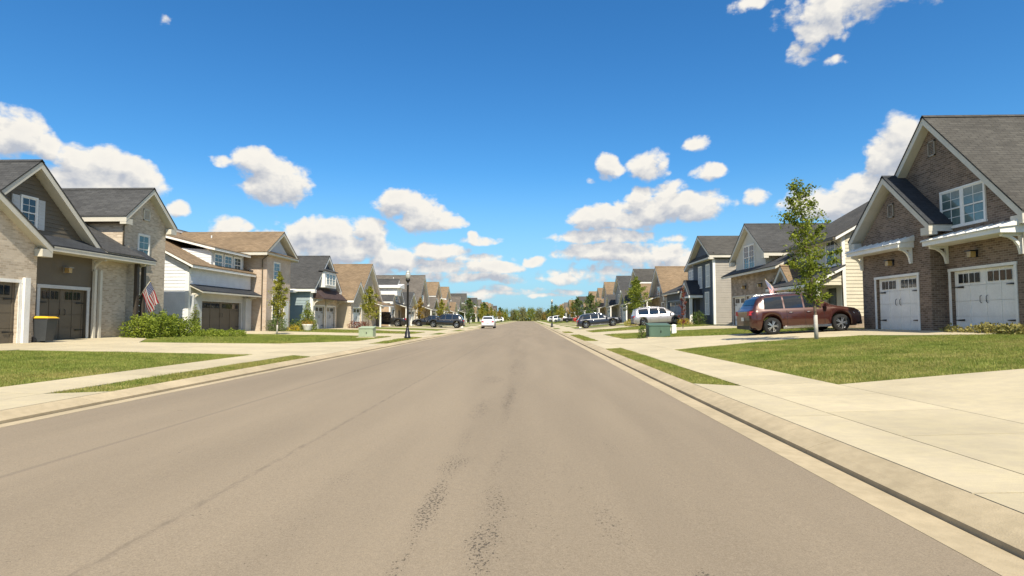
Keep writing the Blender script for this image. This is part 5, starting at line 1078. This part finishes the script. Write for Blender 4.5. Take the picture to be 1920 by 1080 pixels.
def young_tree(name, label, loc, H, axis, widths, n, leafm, size=.09, trunk=.045, cat='tree', wrap=False, group=None, limbs=14, stake=False, low=.25, arms=()):
    """axis: sideways drift with height [(t, dx, dy)]; widths: crown radius with height [(t, r)]"""
    t = thing(name, label, cat, loc, group); t['_w'] = (0., 0., 0.)
    ax = lambda u: Vector((float(np.interp(u, [a[0] for a in axis], [a[1] for a in axis])), float(np.interp(u, [a[0] for a in axis], [a[2] for a in axis])), u*H))
    tr = MB(); us = [0, .05, .15, .3, .45, .6, .75, .88, .97]; tr.tube([ax(u) for u in us], [trunk*(1.15-u) for u in us], 8)
    wid = lambda u: float(np.interp(u, [a[0] for a in widths], [a[1] for a in widths])); pts = []; nl = limbs
    ends = []
    for k in range(nl):
        u = low+(.93-low)*(k+.5)/nl; a = k*2.4+random.uniform(-.4, .4); r = wid(min(1, u+.08))*random.uniform(.75, 1.15)
        b = ax(u); e = b+Vector((math.cos(a)*r, math.sin(a)*r, r*random.uniform(.5, .95))); mid = b.lerp(e, .5)+Vector((0, 0, -.05*r))
        tr.tube([b, mid, e], [trunk*.42*(1.1-u), trunk*.25*(1.1-u), .004], 5); ends.append((b, mid, e, r))
    for (u, dx, dy, dz) in arms:
        b = ax(u); e = b+Vector((dx, dy, dz)); mid = b.lerp(e, .5); tr.tube([b, mid, e], [trunk*.4, trunk*.25, .005], 5); ends.append((b, mid, e, .35)); ends.append((b, mid, e, .3))
    tr.build('trunk', BARK, t)
    if wrap: MB().tube([ax(0)+Vector((0, 0, .0)), ax(.08), ax(.155)], [trunk*1.5, trunk*1.4, trunk*1.3], 8).build('trunk_guard', WRAP, t)
    per = int(n*.72/len(ends))
    for b, mid, e, r in ends:
        clumps = [(mid.lerp(e, random.random()) if random.random() < .75 else b.lerp(mid, random.random()), random.uniform(.08, .22)*max(r, .3)) for _ in range(6)]
        for _ in range(per):
            c_, q = random.choice(clumps); pts.append(c_+Vector(rng.normal(size=3))*q)
    for _ in range(int(n*.28)):
        u = random.uniform(low*.9, 1.0)**.9; r = wid(u)*.55*math.sqrt(random.random()); a = random.uniform(0, 6.28); pts.append(ax(u)+Vector((math.cos(a)*r, math.sin(a)*r, random.gauss(0, .06))))
    put('crown', leaf_mesh('crown', pts, size, leafm), t); return t
# the tall young tree on the right lawn
young_tree('young_tree', 'tall slim young tree with pale trunk guard in front of the brown car', (10.15, 21.1, gz(10.15)-.02), 5.75,
           [(0, 0, 0), (.25, -.02, 0), (.5, -.22, .05), (.75, -.38, 0), (1, -.55, 0)], [(0, 0), (.18, .12), (.22, .42), (.35, .62), (.5, .5), (.62, .75), (.72, .62), (.85, .7), (1, .28)], 4900, LG, .11, .05, wrap=True, limbs=26, low=.20,
           arms=[(.42, 1.15, -.1, .55), (.5, 1.3, .1, .35), (.6, .9, .2, .85), (.66, -.6, 0, .7), (.4, -.7, .1, .5)])
young_tree('young_tree', 'small yellowing tree on the left lawn in front of the pink brick bay', (-15.7, 36.2, gz(-15.7)-.02), 3.9, [(0, 0, 0), (.5, .05, 0), (1, .1, 0)], [(0, 0), (.22, .3), (.35, .62), (.5, .6), (.6, .7), (.8, .42), (1, .12)], 3000, LY, .11, .035, wrap=True, limbs=15)
young_tree('young_tree', 'bushy green and yellow young tree in front of the tan roofed house on the left', (-14.2, 51.5, gz(-14.2)-.02), 3.9, [(0, 0, 0), (1, .15, 0)], [(0, 0), (.2, .4), (.35, .95), (.55, .95), (.8, .6), (1, .2)], 3000, LY, .13, .04, limbs=14)
young_tree('young_tree', 'dense bright green young tree between the dark crossover and the silver minivan', (11.6, 63.2, gz(11.6)-.02), 5.2, [(0, 0, 0), (1, -.1, 0)], [(0, 0), (.15, .5), (.3, 1.15), (.55, 1.25), (.75, .9), (.9, .5), (1, .15)], 5200, LG, .16, .06, limbs=20, low=.16)
young_tree('young_tree', 'spindly young tree with sparse reddish leaves at the nose of the silver minivan', (10.9, 42.0, gz(10.9)-.02), 3.1, [(0, 0, 0), (1, .05, 0)], [(0, 0), (.2, .22), (.4, .3), (.7, .25), (1, .1)], 800, LRD, .09, .025, limbs=10, low=.12)
TT = [young_tree('street_tree', 'orange tinged young tree just right of the left street lamp', (-15.0, 80, gz(-15)), 3.9, [(0, 0, 0), (1, .1, 0)], [(0, 0), (.15, .4), (.35, .85), (.6, .8), (.8, .5), (1, .15)], 1500, LO, .18, .05, limbs=12, group='street trees on the lawns'),
      young_tree('street_tree', 'young green tree above the roof of the black SUV on the left', (-15.2, 101, gz(-15)), 4.4, [(0, 0, 0), (1, .1, 0)], [(0, 0), (.12, .5), (.3, 1.1), (.6, 1.0), (.8, .6), (1, .15)], 1500, LY, .2, .06, limbs=12, group='street trees on the lawns'),
      young_tree('street_tree', 'large dark green tree left of the white SUV on the road', (-11.8, 116, gz(-11)), 5.2, [(0, 0, 0), (1, 0, 0)], [(0, 0), (.12, .9), (.3, 1.6), (.6, 1.5), (.8, 1.0), (1, .3)], 1900, LD, .24, .08, limbs=14, low=.12, group='street trees on the lawns')]
dup(TT[1], (-10.6, 131, gz(-10)), 1.2, 'green tree nearest the white SUV on the road, on its left', 'street trees on the lawns')
dup(TT[2], (10.8, 103, gz(10)), 2.2, 'large spreading green tree behind the dark crossover on the right', 'street trees on the lawns')
dup(TT[2], (9.7, 118, gz(9)), .4, 'large dark tree left of the spreading tree on the right, above the red car', 'street trees on the lawns')
k = 0
for s in (-1, 1):
    for y in (128, 142, 157, 172, 188, 205, 225, 248, 272, 296):
        o = TT[[1, 2, 0][(k+(s > 0)) % 3] if k % 4 else 1]; x = s*((11.2 if s < 0 else 8.6)+random.uniform(-1, 1)); k += 1
        r = dup(o, (x, y+random.uniform(-3, 3), gz(x)), random.uniform(0, 6), 'small far street tree in the row of trees on the '+('left' if s < 0 else 'right')+' lawns', 'far street trees on the '+('left' if s < 0 else 'right'))
        sc_ = random.uniform(.85, 1.2); r.scale = (sc_, sc_, sc_)
# shrubs
def shrub(label, loc, blobs, n, m, size=.07, name='shrub', cat='bush', stem=True, extra=None, group=None):
    t = thing(name, label, cat, loc, group); t['_w'] = (0., 0., 0.); pts = []
    vol = [rx*ry*rz for _, _, _, rx, ry, rz in blobs]
    for (x, y, z_, rx, ry, rz), v in zip(blobs, vol):
        k = int(n*v/sum(vol)); d = rng.normal(size=(k, 3)); d /= np.linalg.norm(d, axis=1)[:, None]; d *= rng.uniform(.62, 1.06, (k, 1))*(1+.16*np.sin(d[:, :1]*9+d[:, 1:2]*7+x*3))
        d[:, 2] = np.abs(d[:, 2])*1.0 if z_ < .05 else d[:, 2]
        pts += [(x+a*rx, y+b*ry, z_+c_*rz) for a, b, c_ in d]
    put('foliage', leaf_mesh('foliage', pts, size, m, droop=-.2), t)
    if stem:
        mb = MB()
        for (x, y, z_, rx, ry, rz) in blobs:
            for k in range(3): a = k*2.1; mb.tube([(x*.8, y*.8, -.05), (x+math.cos(a)*rx*.4, y+math.sin(a)*ry*.4, z_+rz*.5)], [.02, .008], 5)
        mb.build('stem', BARK, t)
    return t
shrub('large yellow green bush below the flag of the nearest left house', (-18.3, 28.5, gz(-18)), [(0, -1.2, .35, .75, .75, .75), (.1, 0, .4, .8, .9, .8), (-.1, 1.2, .35, .8, .9, .75), (.3, 2.1, .3, .6, .7, .55)], 11000, LB, .10)
shrub('low spreading dark green ground shrub right of the large bush', (-16.9, 30.6, gz(-17)), [(0, 0, 0, .9, 1.2, .35), (.3, 1.6, 0, .9, 1.1, .32)], 4500, LB, .08)
shrub('narrow pointed evergreen between the large bush and the white house', (-19.0, 32.9, gz(-19)), [(0, 0, .45, .34, .34, .6), (0, 0, .95, .25, .25, .5), (0, 0, 1.35, .13, .13, .4)], 1800, LG, .07)
shrub('tall cone shaped evergreen against the teal siding wall', (-17.9, 47.0, gz(-18)), [(0, 0, .4, .75, .75, .65), (0, 0, 1.0, .52, .52, .7), (0, 0, 1.6, .30, .30, .6), (0, 0, 2.1, .13, .13, .4)], 3600, LG, .10)
shrub('round dark green bush at the foot of the pink brick bay', (-18.0, 41.6, gz(-18)), [(0, 0, .45, .7, .7, .7), (-.5, .9, .35, .55, .6, .55)], 2200, LD, .08)
shrub('dark bush behind the flower pot beside the teal house', (-18.8, 47.2, gz(-18)), [(0, -.4, .3, .7, .6, .6), (-1.6, 0, .35, .8, .5, .6)], 1600, LD, .1)
shrub('low yellow green ornamental grass at the foot of the nearest garage door on the right', (15.0, 19.7, gz(15)), [(0, 0, 0, .35, .9, .28), (-.1, 1.3, 0, .3, .6, .2), (-.1, -1.2, 0, .35, .6, .3)], 1500, leafmat('straw_green', (.16, .16, .04), (.42, .36, .12)), .10)
shrub('green bush at the corner of the grey siding house', (14.7, 51.2, gz(15)), [(0, 0, .4, .6, .7, .75), (0, .9, .3, .5, .6, .55)], 1500, LD, .1)
shrub('yellow chrysanthemums left of the green bush by the grey house', (14.0, 53.0, gz(14)), [(0, 0, .2, .5, .5, .38), (0, 1.1, .2, .5, .5, .3)], 1000, LYG, .08, 'flowers', 'flowers')
shrub('low yellow shrub between the dark crossover and the silver minivan', (10.4, 60.5, gz(10)), [(0, 0, .25, .7, .6, .42)], 1000, leafmat('yellow_shrub_leaves', (.25, .24, .03), (.5, .42, .06)), .1)
shrub('row of low reddish bushes before the tan roofed house on the left', (-17.2, 57.8, gz(-17)), [(0, -.8, .25, .5, .6, .5), (0, .6, .25, .5, .6, .4), (0, 2.2, .25, .5, .7, .45), (0, 3.6, .2, .5, .6, .4)], 1400, LRD, .1)
def pot(loc, label):
    t = thing('flower_pot', label, 'flower pot', loc); t['_w'] = (0., 0., 0.)
    MB().lathe([(.24, 0), (.30, .1), (.38, .42), (.42, .50), (.40, .52), (.34, .50)], n=18).build('pot', WHITE, t)
    pts = [(random.gauss(0, .22), random.gauss(0, .22), .5+abs(random.gauss(0, .16))) for _ in range(500)]; put('foliage', leaf_mesh('foliage', pts, .08, LO, droop=-.4), t)['kind'] = 'stuff'
pot((-17.1, 44.9, gz(-17)+.0), 'white flower pot with orange flowers between the pink brick bay and the teal house')
shrub('yellow flowers left of the white flower pot', (-17.6, 43.6, gz(-17)), [(0, 0, .15, .5, .4, .35)], 600, LYG, .08, 'flowers', 'flowers', stem=False)
shrub('low dark shrub at the left side of the dark green transformer cabinet', (6.2, 32.5, gz(6.3)), [(0, 0, .2, .22, .3, .5)], 500, LD, .08)

# the wood at the end of the road
def big_tree(kind, m):
    H = [11, 9.5, 12.5][kind]; t = thing('wood_tree', 'tall leafy tree in the wood that closes the far end of the road', 'tree', (0, 0, 0), 'trees of the wood at the end of the road'); t['_w'] = (0., 0., 0.)
    mb = MB(); mb.tube([(0, 0, 0), (.1, 0, H*.3), (0, .1, H*.7)], [.28, .22, .08], 7)
    pts = []
    for k in range(26):
        a = k*2.4; u = .2+.75*k/26; r = H*.30*math.sin(min(1, 1.25-u)*2.2)*random.uniform(.5, 1.0); c_ = Vector((math.cos(a)*r, math.sin(a)*r, H*u)); mb.tube([(0, 0, H*u*.75), c_], [.07, .02], 4)
        q = random.uniform(.5, 1.0); pts += [c_+Vector(rng.normal(size=3))*q for _ in range(60)]
    mb.build('trunk', BARK, t); put('crown', leaf_mesh('crown', pts, .55, m, asp=.8), t); return t
BT = [big_tree(0, LOL), big_tree(1, leafmat('autumn_wood_leaves', (.20, .15, .04), (.42, .30, .09))), big_tree(2, LG)]
spots = []
for k in range(44):
    x = -95+k*4.4+random.uniform(-1.5, 1.5); spots.append((x, 352+random.uniform(0, 30)))
for i, (x, y) in enumerate(spots):
    kk = [0, 2, 0, 1, 2, 0, 2][i % 7]
    if i < 3: o = BT[i]; o.location = (x, y, .02)
    else: o = dup(BT[kk], (x, y, .02), random.uniform(0, 6))
    sc_ = random.uniform(.55, .82); o.scale = (sc_, sc_, sc_)
pts = []
for _ in range(34000):
    x = random.uniform(-420, 420); hh = 5.6+2*math.sin(x*.05)+2*math.sin(x*.17+2)+1.5*math.sin(x*.6); pts.append((x, 395+random.uniform(0, 25), hh*random.random()))
wm_ = leaf_mesh('woodland', pts, 1.5, LOL, asp=.9); wo = put('woodland', wm_, None); tag(wo, 'distant belt of woodland closing the horizon beyond the houses', 'woodland', None, 'stuff')

# ------------------------------------------------------------------ grass blades
GRASS = leafmat('grass_blades', (.10, .15, .018), (.34, .37, .075), .25)
GRASSD = leafmat('dry_grass_blades', (.20, .20, .04), (.50, .43, .15), .25)
def inpoly(P, poly):
    x, y = P[:, 0], P[:, 1]; ins = np.zeros(len(P), bool); j = len(poly)-1
    for i in range(len(poly)):
        xi, yi = poly[i]; xj, yj = poly[j]
        c_ = ((yi > y) != (yj > y)) & (x < (xj-xi)*(y-yi)/(yj-yi+1e-12)+xi); ins ^= c_; j = i
    return ins
def lawn(poly, dens, h, w, label, dry=.15):
    poly = [tuple(p) for p in poly]; A = np.array(poly); x0, y0 = A.min(0); x1, y1 = A.max(0); n = int((x1-x0)*(y1-y0)*dens)
    P = rng.uniform((x0, y0), (x1, y1), (n, 2)); P = P[inpoly(P, poly)]; n = len(P)
    s = 1 if poly[0][0] > 0 else -1; t = PR if s > 0 else PL; Z = np.interp(np.abs(P[:, 0]), [p[0] for p in t], [p[1] for p in t])-.006
    hh = h*rng.uniform(.5, 1.3, n)*(1+.35*np.sin(P[:, 0]*2.1+P[:, 1]*.7)*np.sin(P[:, 1]*1.3-P[:, 0])); a = rng.uniform(0, 2*np.pi, n); ww = w*rng.uniform(.6, 1.3, n)
    B = np.stack([P[:, 0], P[:, 1], Z], 1); side = np.stack([np.cos(a), np.sin(a), 0*a], 1)*ww[:, None]/2; lean = rng.normal(0, .45, (n, 2))*hh[:, None]
    T = B+np.stack([lean[:, 0], lean[:, 1], hh], 1); dv = np.abs(np.sin(P[:, 0]*1.7+1.3*np.sin(P[:, 1]*.9))+np.sin(P[:, 1]*1.1+P[:, 0]*.5))
    edge = np.exp(-(np.abs(P[:, 0])-np.abs(A[:, 0]).min())/.35)
    pn = sum(np.sin(P[:, 0]*fx+P[:, 1]*fy+ph)*am for fx, fy, ph, am in ((1.9, .6, .3, .5), (-1.1, 1.7, 1.9, .5), (3.7, 2.3, .8, .3), (2.9, -4.1, 2.2, .25), (6.1, 5.2, .1, .18)))
    dry = dry*(1+np.clip(pn, -.9, 1.6)*1.1)
    isdry = rng.random(n) < np.clip(dry*(.3+dv*.7)+edge*.35+.30*np.exp(-(P[:, 1]-y0)/2.2)*(dens > 1000), 0, .85)
    me = bpy.data.meshes.new('lawn'); V = np.stack([B-side, B+side, T], 1).reshape(-1, 3)
    me.vertices.add(3*n); me.vertices.foreach_set('co', V.ravel()); me.loops.add(3*n); me.loops.foreach_set('vertex_index', np.arange(3*n, dtype=np.int32)); me.polygons.add(n)
    me.polygons.foreach_set('loop_start', np.arange(0, 3*n, 3, dtype=np.int32)); me.materials.append(GRASS); me.materials.append(GRASSD); me.polygons.foreach_set('material_index', isdry.astype(np.int32)); me.update(calc_edges=True)
    o = bpy.data.objects.new('grass', me); C.objects.link(o); tag(o, label, 'grass', None, 'stuff')
lawn([(5.38, 10.45), (15.0, 10.45), (15.6, 12), (15.6, 19), (14.1, 18.9), (12.35, 22.15), (5.38, 22.05)], 2600, .040, .009, 'mown lawn in front of the dark brick house on the right', .36)
lawn([(3.07, 11.2), (3.76, 10.7), (3.76, 24.3), (3.07, 23.8)], 3200, .045, .009, 'nearest grass verge strip beside the right kerb', .32)
lawn([(5.38, 33.9), (8, 30.7), (9.6, 28.9), (15, 28.4), (15, 36.5), (10, 38.3), (5.38, 42.8)], 500, .06, .02, 'lawn around the dark green transformer cabinet on the right', .2)
lawn([(3.07, 32.3), (3.76, 31.9), (3.76, 44.4), (3.07, 44)], 900, .06, .018, 'second grass verge strip beside the right kerb', .3)
lawn([(3.07, 50), (3.76, 50), (3.76, 55.7), (3.07, 55.4)], 500, .06, .03, 'third grass verge strip beside the right kerb', .5)
lawn([(-8.98, 8.7), (-14, 8.7), (-18.3, 10), (-18.3, 16.3), (-15.8, 17.3), (-8.98, 18.9)], 2600, .040, .009, 'mown lawn in front of the nearest left house', .2)
lawn([(-7.03, 9.8), (-7.74, 9.3), (-7.74, 19.1), (-7.03, 18.8)], 2600, .045, .010, 'nearest grass verge strip beside the left kerb', .55)
lawn([(-8.98, 30.6), (-11, 25.8), (-14.5, 23.9), (-17.5, 26.8), (-17.5, 34), (-14, 36.4), (-8.98, 38.2)], 700, .06, .018, 'lawn with the small yellowing tree before the white house', .12)
lawn([(-7.03, 28.7), (-7.74, 28.4), (-7.74, 38.8), (-7.03, 38.6)], 900, .06, .018, 'second grass verge strip beside the left kerb, round the street lamp', .5)
lawn([(-8.98, 45.2), (-14, 42.8), (-18, 42.8), (-18, 50.8), (-8.98, 50.8)], 350, .07, .03, 'lawn in front of the teal house', .35)
lawn([(5.38, 49.8), (14, 46.2), (14, 55.8), (5.38, 55.8)], 350, .07, .03, 'lawn in front of the grey siding house', .3)
for o in bpy.data.objects:
    if '_w' in o: del o['_w']
